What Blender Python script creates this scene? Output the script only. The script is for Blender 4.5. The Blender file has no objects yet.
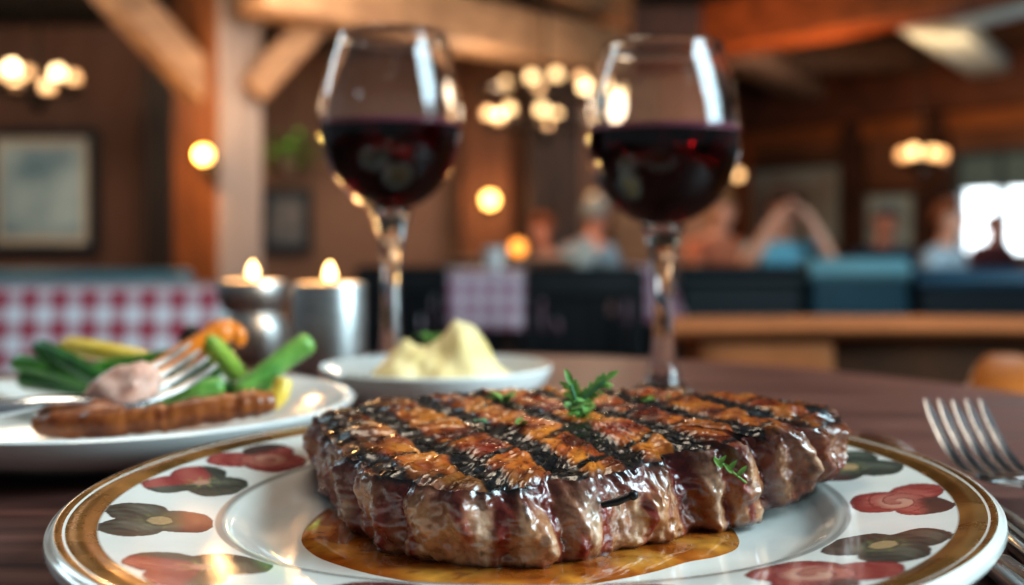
import bpy, math, random
from mathutils import Vector, Matrix, noise
PI = math.pi
random.seed(7)
sc = bpy.context.scene
COL = sc.collection
# ------------------------------------------------------------------ camera numbers (taken for a 1024 x 585 frame)
F, CX, YH, H = 1100.0, 512.0, 240.0, 0.104      # focal length and horizon in pixels, camera height over the table
FLOOR = -0.75
def P(px, py, d): return Vector(((px-CX)*d/F, d, H+(YH-py)*d/F))
def G(px, py, z=0.0):
    d = F*(H-z)/(py-YH); return Vector(((px-CX)*d/F, d, z))
def ss(a, b, x):
    t = max(0.0, min(1.0, (x-a)/(b-a))) if a != b else float(x > a)
    return t*t*(3-2*t)
def lerp(a, b, t): return a+(b-a)*t
def mix3(a, b, t): return (a[0]+(b[0]-a[0])*t, a[1]+(b[1]-a[1])*t, a[2]+(b[2]-a[2])*t)
def hexc(h):
    o = []
    for i in (0, 2, 4):
        c = int(h[i:i+2], 16)/255
        o.append(c/12.92 if c <= 0.04045 else ((c+0.055)/1.055)**2.4)
    return tuple(o)
# ------------------------------------------------------------------ materials
def mat(name, col, rough=0.5, metal=0.0, noise_amt=0.15, scale=30, bump=0.0, bscale=None, trans=0.0, ior=1.45,
        coat=0.0, emit=None, estr=0.0, col2=None, stretch=None, attr=None, spec=0.5, rvar=0.0, sheen=0.0, sss=0.0):
    m = bpy.data.materials.new(name); m.use_nodes = True
    nt = m.node_tree; b = nt.nodes['Principled BSDF']; L = nt.links.new
    b.inputs['Roughness'].default_value = rough; b.inputs['Metallic'].default_value = metal
    b.inputs['IOR'].default_value = ior; b.inputs['Transmission Weight'].default_value = trans
    b.inputs['Coat Weight'].default_value = coat; b.inputs['Coat Roughness'].default_value = 0.08
    b.inputs['Specular IOR Level'].default_value = spec
    b.inputs['Sheen Weight'].default_value = sheen
    if sss:
        b.inputs['Subsurface Weight'].default_value = sss; b.inputs['Subsurface Radius'].default_value = (.01, .004, .002)
        b.inputs['Subsurface Scale'].default_value = 0.3
    tc = nt.nodes.new('ShaderNodeTexCoord'); mp = nt.nodes.new('ShaderNodeMapping')
    L(tc.outputs['Object'], mp.inputs['Vector'])
    if stretch: mp.inputs['Scale'].default_value = stretch
    n = nt.nodes.new('ShaderNodeTexNoise'); n.inputs['Scale'].default_value = scale; n.inputs['Detail'].default_value = 5
    L(mp.outputs['Vector'], n.inputs['Vector'])
    if attr:
        at = nt.nodes.new('ShaderNodeAttribute'); at.attribute_name = attr
        mx = nt.nodes.new('ShaderNodeMix'); mx.data_type = 'RGBA'; mx.blend_type = 'MULTIPLY'
        mx.inputs['Factor'].default_value = 1.0
        rp = nt.nodes.new('ShaderNodeMapRange'); rp.inputs['To Min'].default_value = 1-noise_amt; rp.inputs['To Max'].default_value = 1+noise_amt
        rp.inputs['From Min'].default_value = .3; rp.inputs['From Max'].default_value = .7
        L(n.outputs['Fac'], rp.inputs['Value'])
        L(at.outputs['Color'], mx.inputs['A']); L(rp.outputs['Result'], mx.inputs['B'])
        L(mx.outputs['Result'], b.inputs['Base Color'])
    else:
        cr = nt.nodes.new('ShaderNodeValToRGB')
        c2 = col2 if col2 else tuple(max(0, c*(1-2*noise_amt)) for c in col)
        cr.color_ramp.elements[0].position = .32; cr.color_ramp.elements[1].position = .68
        cr.color_ramp.elements[0].color = (*c2, 1); cr.color_ramp.elements[1].color = (*col, 1)
        L(n.outputs['Fac'], cr.inputs['Fac']); L(cr.outputs['Color'], b.inputs['Base Color'])
    if rvar:
        rr = nt.nodes.new('ShaderNodeMapRange'); rr.inputs['To Min'].default_value = max(.02, rough-rvar); rr.inputs['To Max'].default_value = rough+rvar
        rr.inputs['From Min'].default_value = .3; rr.inputs['From Max'].default_value = .7
        L(n.outputs['Fac'], rr.inputs['Value']); L(rr.outputs['Result'], b.inputs['Roughness'])
    if bump:
        n2 = nt.nodes.new('ShaderNodeTexNoise'); n2.inputs['Scale'].default_value = bscale or scale*3; n2.inputs['Detail'].default_value = 6
        L(mp.outputs['Vector'], n2.inputs['Vector'])
        bp = nt.nodes.new('ShaderNodeBump'); bp.inputs['Strength'].default_value = bump; bp.inputs['Distance'].default_value = 0.002
        L(n2.outputs['Fac'], bp.inputs['Height']); L(bp.outputs['Normal'], b.inputs['Normal'])
    if emit:
        b.inputs['Emission Color'].default_value = (*emit, 1); b.inputs['Emission Strength'].default_value = estr
    return m
def check_mat(name, ca, cb, size, axis_u, axis_v):
    """woven gingham: two sets of bands on two axes of the object's own coordinates"""
    m = bpy.data.materials.new(name); m.use_nodes = True
    nt = m.node_tree; b = nt.nodes['Principled BSDF']; L = nt.links.new
    b.inputs['Roughness'].default_value = .85
    tc = nt.nodes.new('ShaderNodeTexCoord'); sp = nt.nodes.new('ShaderNodeSeparateXYZ'); L(tc.outputs['UV'], sp.inputs[0])
    vals = []
    for k in (0, 1):
        mu = nt.nodes.new('ShaderNodeMath'); mu.operation = 'MULTIPLY'; mu.inputs[1].default_value = 1/(2*size); L(sp.outputs[k], mu.inputs[0])
        fr = nt.nodes.new('ShaderNodeMath'); fr.operation = 'FRACT'; L(mu.outputs[0], fr.inputs[0])
        gt = nt.nodes.new('ShaderNodeMath'); gt.operation = 'GREATER_THAN'; gt.inputs[1].default_value = .5; L(fr.outputs[0], gt.inputs[0])
        vals.append(gt)
    ad = nt.nodes.new('ShaderNodeMath'); ad.operation = 'ADD'; L(vals[0].outputs[0], ad.inputs[0]); L(vals[1].outputs[0], ad.inputs[1])
    ha = nt.nodes.new('ShaderNodeMath'); ha.operation = 'MULTIPLY'; ha.inputs[1].default_value = .5; L(ad.outputs[0], ha.inputs[0])
    cr = nt.nodes.new('ShaderNodeValToRGB'); cr.color_ramp.elements[0].color = (*ca, 1); cr.color_ramp.elements[1].color = (*cb, 1)
    e = cr.color_ramp.elements.new(.5); e.color = (*mix3(ca, cb, .55), 1)
    L(ha.outputs[0], cr.inputs['Fac']); L(cr.outputs['Color'], b.inputs['Base Color'])
    return m
# ------------------------------------------------------------------ mesh builder
class MB:
    def __init__(s): s.v = []; s.f = []; s.mi = []; s.cols = None; s.uv = {}
    def add(s, vs, fs, mi=0):
        o = len(s.v); s.v += [Vector(v) for v in vs]; s.f += [tuple(i+o for i in f) for f in fs]; s.mi += [mi]*len(fs); return o
    def box(s, c, size, R=None, bev=0.0, mi=0):
        c = Vector(c); x, y, z = [k/2 for k in size]; b = min(bev, x*.9, y*.9, z*.9)
        if b <= 0:
            vs = [Vector((i*x, j*y, k*z)) for k in (-1, 1) for j in (-1, 1) for i in (-1, 1)]
            fs = [(0,2,3,1),(4,5,7,6),(0,1,5,4),(2,6,7,3),(0,4,6,2),(1,3,7,5)]
        else:
            vs = []; idx = {}
            for i in (-1, 1):
                for j in (-1, 1):
                    for k in (-1, 1):
                        idx[i,j,k] = len(vs); vs += [Vector((i*x, j*(y-b), k*(z-b))), Vector((i*(x-b), j*y, k*(z-b))), Vector((i*(x-b), j*(y-b), k*z))]
            fs = []
            def q(l): fs.append(tuple(l))
            for i in (-1, 1):
                l = [idx[i,-1,-1], idx[i,1,-1], idx[i,1,1], idx[i,-1,1]]; q(l if i > 0 else l[::-1])
                l = [idx[-1,i,-1]+1, idx[-1,i,1]+1, idx[1,i,1]+1, idx[1,i,-1]+1]; q(l if i > 0 else l[::-1])
                l = [idx[-1,-1,i]+2, idx[1,-1,i]+2, idx[1,1,i]+2, idx[-1,1,i]+2]; q(l if i > 0 else l[::-1])
            for i in (-1, 1):
                for j in (-1, 1):
                    q([idx[i,j,-1], idx[i,j,-1]+1, idx[i,j,1]+1, idx[i,j,1]][::(-1 if i*j > 0 else 1)][::-1])
                    q([idx[i,-1,j], idx[i,1,j], idx[i,1,j]+2, idx[i,-1,j]+2][::(1 if i*j > 0 else -1)])
                    q([idx[-1,i,j]+1, idx[1,i,j]+1, idx[1,i,j]+2, idx[-1,i,j]+2][::(-1 if i*j > 0 else 1)])
                    for k in (-1, 1):
                        a = idx[i,j,k]; q([a, a+1, a+2][::(1 if i*j*k > 0 else -1)])
        if R is not None: vs = [R @ v for v in vs]
        s.add([v+c for v in vs], fs, mi)
    def beam(s, a, b, w, h, bev=0.0, mi=0):
        a, b = Vector(a), Vector(b); y = (b-a); L = y.length; y.normalize()
        x = y.cross(Vector((0,0,1)))
        if x.length < 1e-4: x = Vector((1,0,0))
        x.normalize(); z = x.cross(y)
        s.box((a+b)/2, (w, L, h), Matrix((x, y, z)).transposed(), bev, mi)
    def tube(s, path, radii, n=12, cap=True, flat=1.0, mi=0, up=None):
        path = [Vector(p) for p in path]; N = len(path)
        if not isinstance(radii, (list, tuple)): radii = [radii]*N
        vs = []; prev = None
        for i, p in enumerate(path):
            t = (path[min(i+1, N-1)]-path[max(i-1, 0)]).normalized()
            if prev is None:
                u = Vector(up) if up else (Vector((0,0,1)) if abs(t.z) < .9 else Vector((1,0,0)))
            else: u = prev
            u = (u-t*u.dot(t)).normalized(); prev = u; w = t.cross(u)
            for k in range(n):
                a = 2*PI*k/n; vs.append(p+(u*math.sin(a)*flat+w*math.cos(a))*radii[i])
        fs = [(i*n+k, i*n+(k+1) % n, (i+1)*n+(k+1) % n, (i+1)*n+k) for i in range(N-1) for k in range(n)]
        if cap: fs += [tuple(range(n))[::-1], tuple((N-1)*n+k for k in range(n))]
        s.add(vs, fs, mi)
    def ribbon(s, path, widths, thick, side=(1,0,0), n=12, mi=0):
        """rounded flat bar along a path: width along `side`, thickness across it"""
        path = [Vector(p) for p in path]; N = len(path); side = Vector(side).normalized(); vs = []
        for i, p in enumerate(path):
            t = (path[min(i+1, N-1)]-path[max(i-1, 0)]).normalized(); up = side.cross(t).normalized()
            for k in range(n):
                a = 2*PI*k/n; c, q = math.cos(a), math.sin(a)
                c = math.copysign(abs(c)**.55, c); q = math.copysign(abs(q)**.55, q)
                vs.append(p+side*c*widths[i]/2+up*q*thick[i]/2)
        fs = [(i*n+k, i*n+(k+1) % n, (i+1)*n+(k+1) % n, (i+1)*n+k) for i in range(N-1) for k in range(n)]
        fs += [tuple(range(n))[::-1], tuple((N-1)*n+k for k in range(n))]
        s.add(vs, fs, mi)
    def lathe(s, prof, c=(0,0,0), n=48, mi=0):
        """profile of (r, z) turned about a vertical axis through c; r = 0 closes the end"""
        c = Vector(c); rings = []; vs = []
        for r, z in prof:
            if r < 1e-7: rings.append([len(vs)]); vs.append(c+Vector((0,0,z)))
            else:
                rings.append(list(range(len(vs), len(vs)+n)))
                vs += [c+Vector((r*math.cos(2*PI*k/n), r*math.sin(2*PI*k/n), z)) for k in range(n)]
        fs = []
        for a, b in zip(rings, rings[1:]):
            if len(a) == 1 and len(b) == 1: continue
            for k in range(n):
                k2 = (k+1) % n
                if len(a) == 1: fs.append((a[0], b[k2], b[k]))
                elif len(b) == 1: fs.append((a[k], a[k2], b[0]))
                else: fs.append((a[k], a[k2], b[k2], b[k]))
        s.add(vs, fs, mi)
    def ball(s, c, r, n=16, m=10, sc_=(1,1,1), R=None, mi=0):
        c = Vector(c); vs = []; fs = []
        for i in range(m+1):
            t = PI*i/m
            for k in range(n):
                a = 2*PI*k/n
                v = Vector((math.sin(t)*math.cos(a)*sc_[0], math.sin(t)*math.sin(a)*sc_[1], -math.cos(t)*sc_[2]))*r
                vs.append(c+(R @ v if R is not None else v))
        fs = [(i*n+k, i*n+(k+1) % n, (i+1)*n+(k+1) % n, (i+1)*n+k) for i in range(m) for k in range(n)]
        s.add(vs, fs, mi)
    def build(s, name, mats, parent=None, smooth=True, cols=None, uvs=None, origin=None, merge=False):
        mats = mats if isinstance(mats, (list, tuple)) else [mats]
        if parent is not None: base = Vector(parent.get('_b', (0,0,0)))
        elif origin is not None: base = Vector(origin)
        else:
            xs = [v.x for v in s.v]; ys = [v.y for v in s.v]; base = Vector(((min(xs)+max(xs))/2, (min(ys)+max(ys))/2, min(v.z for v in s.v)))
        me = bpy.data.meshes.new(name); me.from_pydata([tuple(v-base) for v in s.v], [], s.f)
        for m in mats: me.materials.append(m)
        me.polygons.foreach_set('material_index', s.mi)
        me.polygons.foreach_set('use_smooth', [smooth]*len(me.polygons))
        if cols is not None:
            ca = me.color_attributes.new('Col', 'FLOAT_COLOR', 'POINT')
            flat = []
            for c in cols: flat += [c[0], c[1], c[2], 1.0]
            ca.data.foreach_set('color', flat)
        if uvs is not None:
            uv = me.uv_layers.new(name='UVMap')
            for li, l in enumerate(me.loops): uv.data[li].uv = uvs[l.vertex_index]
        me.validate(); me.update()
        if smooth and hasattr(me, 'set_sharp_from_angle'): me.set_sharp_from_angle(angle=math.radians(50))
        o = bpy.data.objects.new(name, me); COL.objects.link(o)
        if parent is not None: o.parent = parent; o['_b'] = parent['_b'] if '_b' in parent else (0,0,0); o.location = (0,0,0)
        else: o.location = base; o['_b'] = tuple(base)
        return o
def tag(o, label, cat, group=None, kind=None):
    o['label'] = label; o['category'] = cat
    if group: o['group'] = group
    if kind: o['kind'] = kind
    return o
def thing(name, label, cat, loc, group=None):
    o = bpy.data.objects.new(name, None); COL.objects.link(o); o.location = loc; o['_b'] = tuple(loc)
    o.empty_display_size = .05
    return tag(o, label, cat, group)
def struct(o): o['kind'] = 'structure'; return o
def nz(x, y, z): return noise.noise(Vector((x, y, z)))
def fbm(x, y, z): return noise.fractal(Vector((x, y, z)), 1.0, 2.0, 4)

# ================================================================== palette
M_TABLE = mat('table_wood', hexc('70483e'), .5, col2=hexc('422722'), scale=9, stretch=(1, 9, 1), bump=.06, bscale=60, rvar=.05, spec=.35)
M_DARKWOOD = mat('dark_wood', hexc('4a2c1c'), .55, col2=hexc('26140c'), scale=4, stretch=(6, 6, 1), bump=.1)
M_BEAM = mat('beam_wood', hexc('8a4a22'), .6, col2=hexc('5a2c12'), scale=3, stretch=(2, 2, 5), bump=.2)
M_TANBEAM = mat('tan_beam_wood', hexc('8a6a50'), .6, col2=hexc('684c38'), scale=3, stretch=(2, 2, 5), bump=.2)
M_PALEBEAM = mat('pale_beam_paint', hexc('bccacc'), .5, col2=hexc('9fb0b4'), scale=3)
M_POST = mat('post_wood', hexc('7d4c2a'), .55, col2=hexc('573219'), scale=3, stretch=(6, 6, .6), bump=.15)
M_POSTDAYLIT = mat('post_daylit_face', hexc('94837d'), .6, col2=hexc('80706a'), scale=3, stretch=(6, 6, .6), bump=.1)
M_WALL = mat('mauve_wall', hexc('63493f'), .75, col2=hexc('563e36'), scale=3, stretch=(3, 3, .5))
M_BACKWALL = mat('brown_wall', hexc('94705e'), .75, col2=hexc('836252'), scale=2)
M_RIGHTWALL = mat('umber_wall', hexc('6a452e'), .7, col2=hexc('553422'), scale=2)
M_CEIL = mat('ceiling_dark', hexc('1d1918'), .9, col2=hexc('141212'), scale=3)
M_FLOOR = mat('floor_boards', hexc('6a452c'), .45, col2=hexc('46301f'), scale=3, stretch=(6, .6, 1))
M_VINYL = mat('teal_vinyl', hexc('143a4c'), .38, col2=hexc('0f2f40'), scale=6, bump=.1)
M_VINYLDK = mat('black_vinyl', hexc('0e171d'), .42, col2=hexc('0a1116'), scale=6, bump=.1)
M_LEATHER = mat('tan_leather', hexc('965c36'),6, col2=hexc('804e2d'), scale=10, bump=.15, bscale=120)
M_LEATHERMID = mat('brown_leather_mid', hexc('8a5431'),6, col2=hexc('744526'), scale=10, bump=.15, bscale=120)
M_LEATHERDK = mat('brown_leather', hexc('4a2b17'),6, col2=hexc('352013'), scale=10, bump=.15, bscale=120)
M_CHAIR = mat('black_chair_wood', hexc('15181b'), .4, col2=hexc('0d0f11'), scale=12)
M_HONEY = mat('honey_wood', hexc('a8632c'), .35, col2=hexc('7c4419'), scale=8, stretch=(1, 5, 1))
M_BLACKMETAL = mat('black_metal', hexc('1a1512'), .4, .8)
M_SILVER = mat('polished_steel', (.72, .74, .76), .2, 1.0, noise_amt=.04, scale=30, rvar=.05)
M_SILVERDK = mat('dull_steel', (.45, .43, .42), .3, 1.0, noise_amt=.06, scale=30)
M_PEWTER = mat('brushed_pewter', (.55, .54, .52), .42, 1.0, noise_amt=.12, scale=40, stretch=(1, 1, 6))
M_WHITE = mat('white_porcelain', hexc('e6e4df'), .16, noise_amt=.02, scale=8, coat=.4)
M_GLAZE = mat('printed_porcelain', (1, 1, 1), .14, noise_amt=.04, scale=60, coat=.5, attr='Col')
M_GOLD = mat('antique_gilt', hexc('d69c5c'), .28, 0.8, col2=hexc('9a6f3c'), scale=40, rvar=.1)
M_GLASS = mat('clear_glass', (1, 1, 1), 0.0, noise_amt=0, trans=1.0, ior=1.45)
M_WINE = mat('red_wine', (.05, .0004, .0014), 0.0, noise_amt=0, trans=1.0, ior=1.34)
M_MENISCUS = mat('pink_wine_edge', hexc('c4768a'), .1, noise_amt=.03, trans=.55, ior=1.34)
M_WAX = mat('candle_wax', hexc('f0cfa4'), .5, noise_amt=.03, emit=(1, .5, .18), estr=.75)  # emission paints the flame's glow into the wax
M_FLAME = mat('candle_flame', (1, .8, .4), .5, noise_amt=0, emit=(1, .62, .24), estr=9)
M_BULB = mat('warm_bulb', (1, .85, .6), .5, noise_amt=0, emit=(1, .56, .23), estr=2.0)
M_BULBHOT = mat('bright_bulb', (1, .9, .7), .5, noise_amt=0, emit=(1, .64, .3), estr=4.6)
M_BULBDIM = mat('dim_bulb', (1, .7, .45), .5, noise_amt=0, emit=(1, .52, .22), estr=1.0)
M_AMBER = mat('amber_globe', (1, .5, .1), .5, noise_amt=0, emit=(1, .58, .17), estr=8)
M_SHADEGLASS = mat('amber_shade', hexc('d89a58'), .4, noise_amt=.05, emit=(1, .5, .2), estr=.7)
M_SKIN = mat('skin', hexc('c98d74'), .5, noise_amt=.05, scale=20, sss=.0)
M_SKIN2 = mat('skin_ruddy', hexc('b5735c'), .5, noise_amt=.05, scale=20)
M_EYE = mat('eye_dark', hexc('2a1d18'), .3)

# ================================================================== camera
cam = bpy.data.cameras.new('camera'); camo = bpy.data.objects.new('camera', cam); COL.objects.link(camo)
camo.location = (0, 0, H); camo.rotation_euler = (PI/2, 0, 0)
cam.sensor_width = 36; cam.lens = 36*F/1024; cam.shift_y = -(292.5-YH)/1024; cam.clip_start = .02
cam.dof.use_dof = True; cam.dof.focus_distance = .325; cam.dof.aperture_fstop = cam.lens/1000/.0062
cam.dof.aperture_blades = 0
sc.camera = camo

# ================================================================== room shell
def slab(name, c, size, m, **k):
    b = MB(); b.box(c, size); return struct(b.build(name, m, smooth=False, **k))
slab('floor', (1, 7, FLOOR-.05), (16, 20, .1), M_FLOOR)
slab('ceiling', (1, 8.5, 2.15), (16, 13, .1), M_CEIL)
# left wall facing the room and its lower ceiling
slab('wall_left', (-4.35, 7.2, .6), (4.1, .2, 2.9), M_WALL)
slab('ceiling_soffit', (-4.0, 6.05, 1.78), (3.4, 2.0, .6), M_CEIL)
slab('wall_back', (-1.9, 9.9, .6), (7.6, .2, 2.9), M_BACKWALL)
WA, WB = Vector((1.55, 13.6, 0)), Vector((5.6, 8.1, 0))
wd = (WB-WA).normalized(); wn = Vector((wd.y, -wd.x, 0))
if wn.y > 0: wn = -wn
wallR = Matrix((wd, -wn, Vector((0,0,1)))).transposed()
def wallhit(px):
    """point of the slanted right wall's face behind pixel column px"""
    k = (px-CX)/F; # x = k*y
    t = (WA.x-k*WA.y)/(k*wd.y-wd.x); return WA+wd*t
# wall_right with a real window opening
w0, w1 = wallhit(954), wallhit(1082)
s0, s1 = (w0-WA).dot(wd), (w1-WA).dot(wd); LW = (WB-WA).length+1.0
zt = H+(YH-152)*w0.y/F; zb = H+(YH-258)*w0.y/F
b = MB()
for a0, a1, z0, z1 in ((-.6, s0, FLOOR, 2.1), (s1, LW, FLOOR, 2.1), (s0, s1, FLOOR, zb), (s0, s1, zt, 2.1)):
    b.box(WA+wd*((a0+a1)/2)-wn*.1+Vector((0,0,(z0+z1)/2)), (a1-a0, .2, z1-z0), wallR)
struct(b.build('wall_right', M_RIGHTWALL, smooth=False))
# window: frame, mullion, blind, pane
win = thing('window_1', 'tall daylight window with a grey blind', 'window', (WA+wd*s0)); del win['label']; del win['category']; struct(win)
M_WINFRAME = mat('window_frame_paint', hexc('30424a'), .5)
b = MB(); zc = (zt+zb)/2
for sv in (s0+.03, s1-.03): b.box(WA+wd*sv-wn*.05+Vector((0,0,zc)), (.06, .12, zt-zb), wallR)
for zv in (zt-.03, zb+.03): b.box(WA+wd*((s0+s1)/2)-wn*.05+Vector((0,0,zv)), (s1-s0, .12, .06), wallR)
b.box(WA+wd*(wallhit(1000)-WA).dot(wd)-wn*.05+Vector((0,0,zc)), (.05, .08, zt-zb), wallR)
b.build('window_frame', M_WINFRAME, win, False)
b = MB(); zbl = H+(YH-191)*w0.y/F
b.box(WA+wd*((s0+s1)/2)-wn*.02+Vector((0,0,(zt+zbl)/2)), (s1-s0-.1, .015, zt-zbl), wallR)
b.build('roller_blind', mat('blind_cloth', hexc('5d7378'), .8), win, False)
b = MB(); b.box(WA+wd*((s0+s1)/2)-wn*.09+Vector((0,0,zc)), (s1-s0-.1, .006, zt-zb-.1), wallR)
b.build('pane', M_GLASS, win, False)
# header trim of the right wall
b = MB(); h0 = -.5; h1 = LW
b.box(WA+wd*((h0+h1)/2)+wn*.16+Vector((0,0,1.52)), (h1-h0, .3, .5), wallR)
struct(b.build('trim_1', mat('header_wood', hexc('5a3320'), .6, col2=hexc('3c2014'), scale=3), smooth=False))
b = MB(); b.box(WA+wd*((h0+h1)/2)+wn*.05+Vector((0,0,1.19)), (h1-h0, .1, .17), wallR)
struct(b.build('trim_2', mat('picture_rail_wood', hexc('8a5228'), .55, col2=hexc('6a3c1c'), scale=3), smooth=False))
# pilasters
def pilaster(name, px0, px1, d, m, z1=2.1):
    a, c = P(px0, 0, d), P(px1, 0, d); b = MB(); b.box(((a.x+c.x)/2, d, (FLOOR+z1)/2), (c.x-a.x, .22, z1-FLOOR), bev=.01)
    return struct(b.build(name, m, smooth=False))
pilaster('trim_3', 461, 512, 9.6, M_POST)
pilaster('trim_4', 528, 580, 9.3, M_DARKWOOD)
pilaster('trim_5', 150, 178, 6.9, mat('dark_strip', hexc('2b1a14'), .6))  # dark upright strip between the left wall and the post
pilaster('trim_6', 612, 655, 9.7, M_TANBEAM)
b = MB(); q = wallhit(742); b.box(q+wn*.08+Vector((0,0,.6)), (.34, .16, 2.7), wallR); struct(b.build('trim_7', M_BEAM, smooth=False))
b = MB(); q = wallhit(858); b.box(q+wn*.06+Vector((0,0,.6)), (.22, .12, 2.7), wallR); struct(b.build('trim_8', M_DARKWOOD, smooth=False))
b = MB(); q = wallhit(942); b.box(q+wn*.06+Vector((0,0,.6)), (.2, .12, 2.7), wallR); struct(b.build('trim_9', M_DARKWOOD, smooth=False))
# ceiling timbers
def timber(name, a, c, w, h, m):
    b = MB(); b.beam(a, c, w, h, .02); o = b.build(name, m, smooth=False); return struct(o)
B1a, B1b = P(600, 86, 9.7), P(1120, -14, 6.1)
B1a.z = B1b.z = 1.53+.2
timber('beam_main', B1a, B1b, .36, .40, M_BEAM)
timber('beam_tan', (-1.36, 5.72, 1.44), (P(610, 0, 7.9).x, 7.9, 1.44), .3, .32, M_TANBEAM)
j0, j1 = P(925, 0, 7.5), P(1003, 0, 10.2); timber('beam_pale', (j0.x, j0.y, 1.62), (j1.x, j1.y, 1.62), .34, .16, M_PALEBEAM)
j0, j1 = P(735, 0, 8.7), P(835, 0, 12.2); timber('beam_grey', (j0.x, j0.y, 1.60), (j1.x, j1.y, 1.60), .3, .2, mat('grey_tan_wood', hexc('7a665c'), .6, scale=3))
off = (B1b-B1a).normalized(); nside = Vector((off.y, -off.x, 0))
timber('beam_strip', P(960, 0, 7.15)*1.0+Vector((0,0,1.50-P(960,0,7.15).z)), P(1100, 0, 6.15)+Vector((0,0,1.50-P(1100,0,6.15).z)), .2, .05, M_PALEBEAM)
timber('beam_cross', (-3.6, 8.6, 1.75), (1.5, 8.6, 1.75), .3, .35, M_DARKWOOD)
timber('beam_far', (.4, 10.4, 1.75), (4.6, 10.0, 1.8), .3, .3, M_DARKWOOD)
timber('beam_rear', (.2, 7.0, 1.85), (2.3, 12.0, 1.85), .22, .3, M_TANBEAM)

# big square post turned 45 degrees, two knee braces
pc = P(217, 240, 6.15); pr = .275
post = thing('timber_post', 'thick square timber post, one face lit orange, the other daylit grey, with two knee braces', 'post', (pc.x, pc.y, FLOOR))
ang = math.radians(62); Rp = Matrix.Rotation(ang, 3, 'Z')
b = MB(); b.box((pc.x, pc.y, (FLOOR+1.9)/2), (pr*1.28, pr*1.22, 1.9-FLOOR), Rp, .012)
o = b.build('shaft', M_POST, post, False)
b = MB(); nrm = Rp @ Vector((0, -1, 0))          # the face turned right
if nrm.x < 0: nrm = Rp @ Vector((1, 0, 0)); 
wfac = pr*1.28 if abs((Rp @ Vector((0,-1,0))).dot(nrm)) > .9 else pr*1.22
dfac = pr*1.22/2 if wfac == pr*1.28 else pr*1.28/2
tdir = Vector((-nrm.y, nrm.x, 0))
b.box(Vector((pc.x, pc.y, (FLOOR+1.9)/2))+nrm*(dfac+.004), (wfac-.01, .012, 1.9-FLOOR-.02), Matrix((tdir, nrm*-1, Vector((0,0,1)))).transposed(), .003)
o = b.build('daylit_face', M_POSTDAYLIT, post, False); o['label'] = 'grey face toned as daylit'  # thin grey sheet paints daylight on the post's right-hand face
b = MB(); b.beam(P(207, 92, 6.05), P(88, -40, 5.6), .17, .2, .012); b.build('brace', M_TANBEAM, post, False)
b = MB(); b.beam(P(252, 92, 6.1), P(345, -12, 6.25), .15, .17, .012); b.build('brace', M_TANBEAM, post, False)

# ================================================================== lamps on walls, chandeliers
def sconce(px, py, d, label, lit=True, r=.05, wall_back=.12):
    c = P(px, py, d); t = thing('wall_sconce', label, 'wall lamp', (c.x, c.y, c.z-.12))
    b = MB(); b.lathe([(0, -.005), (.05, -.005), (.055, .0), (.05, .012), (0, .014)], (0, 0, 0), 20)
    R = Matrix.Rotation(PI/2, 3, 'X'); b.v = [R @ v+Vector((c.x, c.y+wall_back, c.z-.06)) for v in b.v]
    b.build('back_plate', M_BLACKMETAL, t)
    b = MB(); b.tube([(c.x, c.y+wall_back, c.z-.06), (c.x, c.y+.05, c.z-.09), (c.x, c.y, c.z-.075), (c.x, c.y, c.z-r*.8)], .008, 8); b.build('arm', M_BLACKMETAL, t)
    b = MB(); b.ball(c, r); b.build('bulb', M_AMBER, t)
    return c
s1c = sconce(204, 155, 5.66, 'glowing globe wall lamp on the orange face of the timber post', r=.038)
s2c = sconce(490, 200, 9.3, 'glowing globe wall lamp on the orange pilaster behind the tables', r=.062, wall_back=.19)
def chandelier(label, cx, cd, ztop, bulbs, rings, rb):
    """bulbs: (px, py, ring index, front/back, material). Each hangs on its ring; candle arm and cup below it"""
    c = Vector(((cx-CX)*cd/F, cd, ztop)); zr = [r[1] for r in rings]
    t = thing('chandelier', label, 'chandelier', (c.x, c.y, min(zr)-.1))
    b = MB(); b.tube([(c.x, c.y, ztop), (c.x, c.y, min(zr)-.06)], .012, 8); b.ball((c.x, c.y, min(zr)-.07), .045, sc_=(1, 1, 1.2)); b.build('rod', M_BLACKMETAL, t)
    b = MB(); b.lathe([(0, 0), (.07, 0), (.05, -.05), (0, -.055)], (c.x, c.y, ztop+.0), 16); b.build('ceiling_rose', M_BLACKMETAL, t)
    for R, z in rings:
        b = MB(); b.tube([(c.x+R*math.cos(2*PI*k/32), c.y+R*math.sin(2*PI*k/32), z) for k in range(33)], .012, 8, cap=False); b.build('ring', M_BLACKMETAL, t)
    for px, py, ri, fb, m in bulbs:
        R, z = rings[ri]; xx = ((px-cx)*cd/F); xx = max(-R*.98, min(R*.98, xx)); yy = fb*math.sqrt(max(0, R*R-xx*xx))
        d = c.y+yy; zz = H+(YH-py)*d/F; p = Vector(((px-CX)*d/F, d, zz))
        b = MB(); b.tube([(c.x, c.y, z), (c.x+xx*.5, c.y+yy*.5, z-.04), (p.x, p.y, min(z, zz-rb-.03)), (p.x, p.y, zz-rb*.9)], .008, 8)
        b.lathe([(0, 0), (.02, 0), (.026, .02), (0, .02)], (p.x, p.y, zz-rb-.012), 12); b.build('arm', M_BLACKMETAL, t)
        b = MB(); b.ball(p, rb, sc_=(1, 1, 1.05)); b.build('bulb', m, t)
    return t
zz = lambda py, d: H+(YH-py)*d/F
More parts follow.
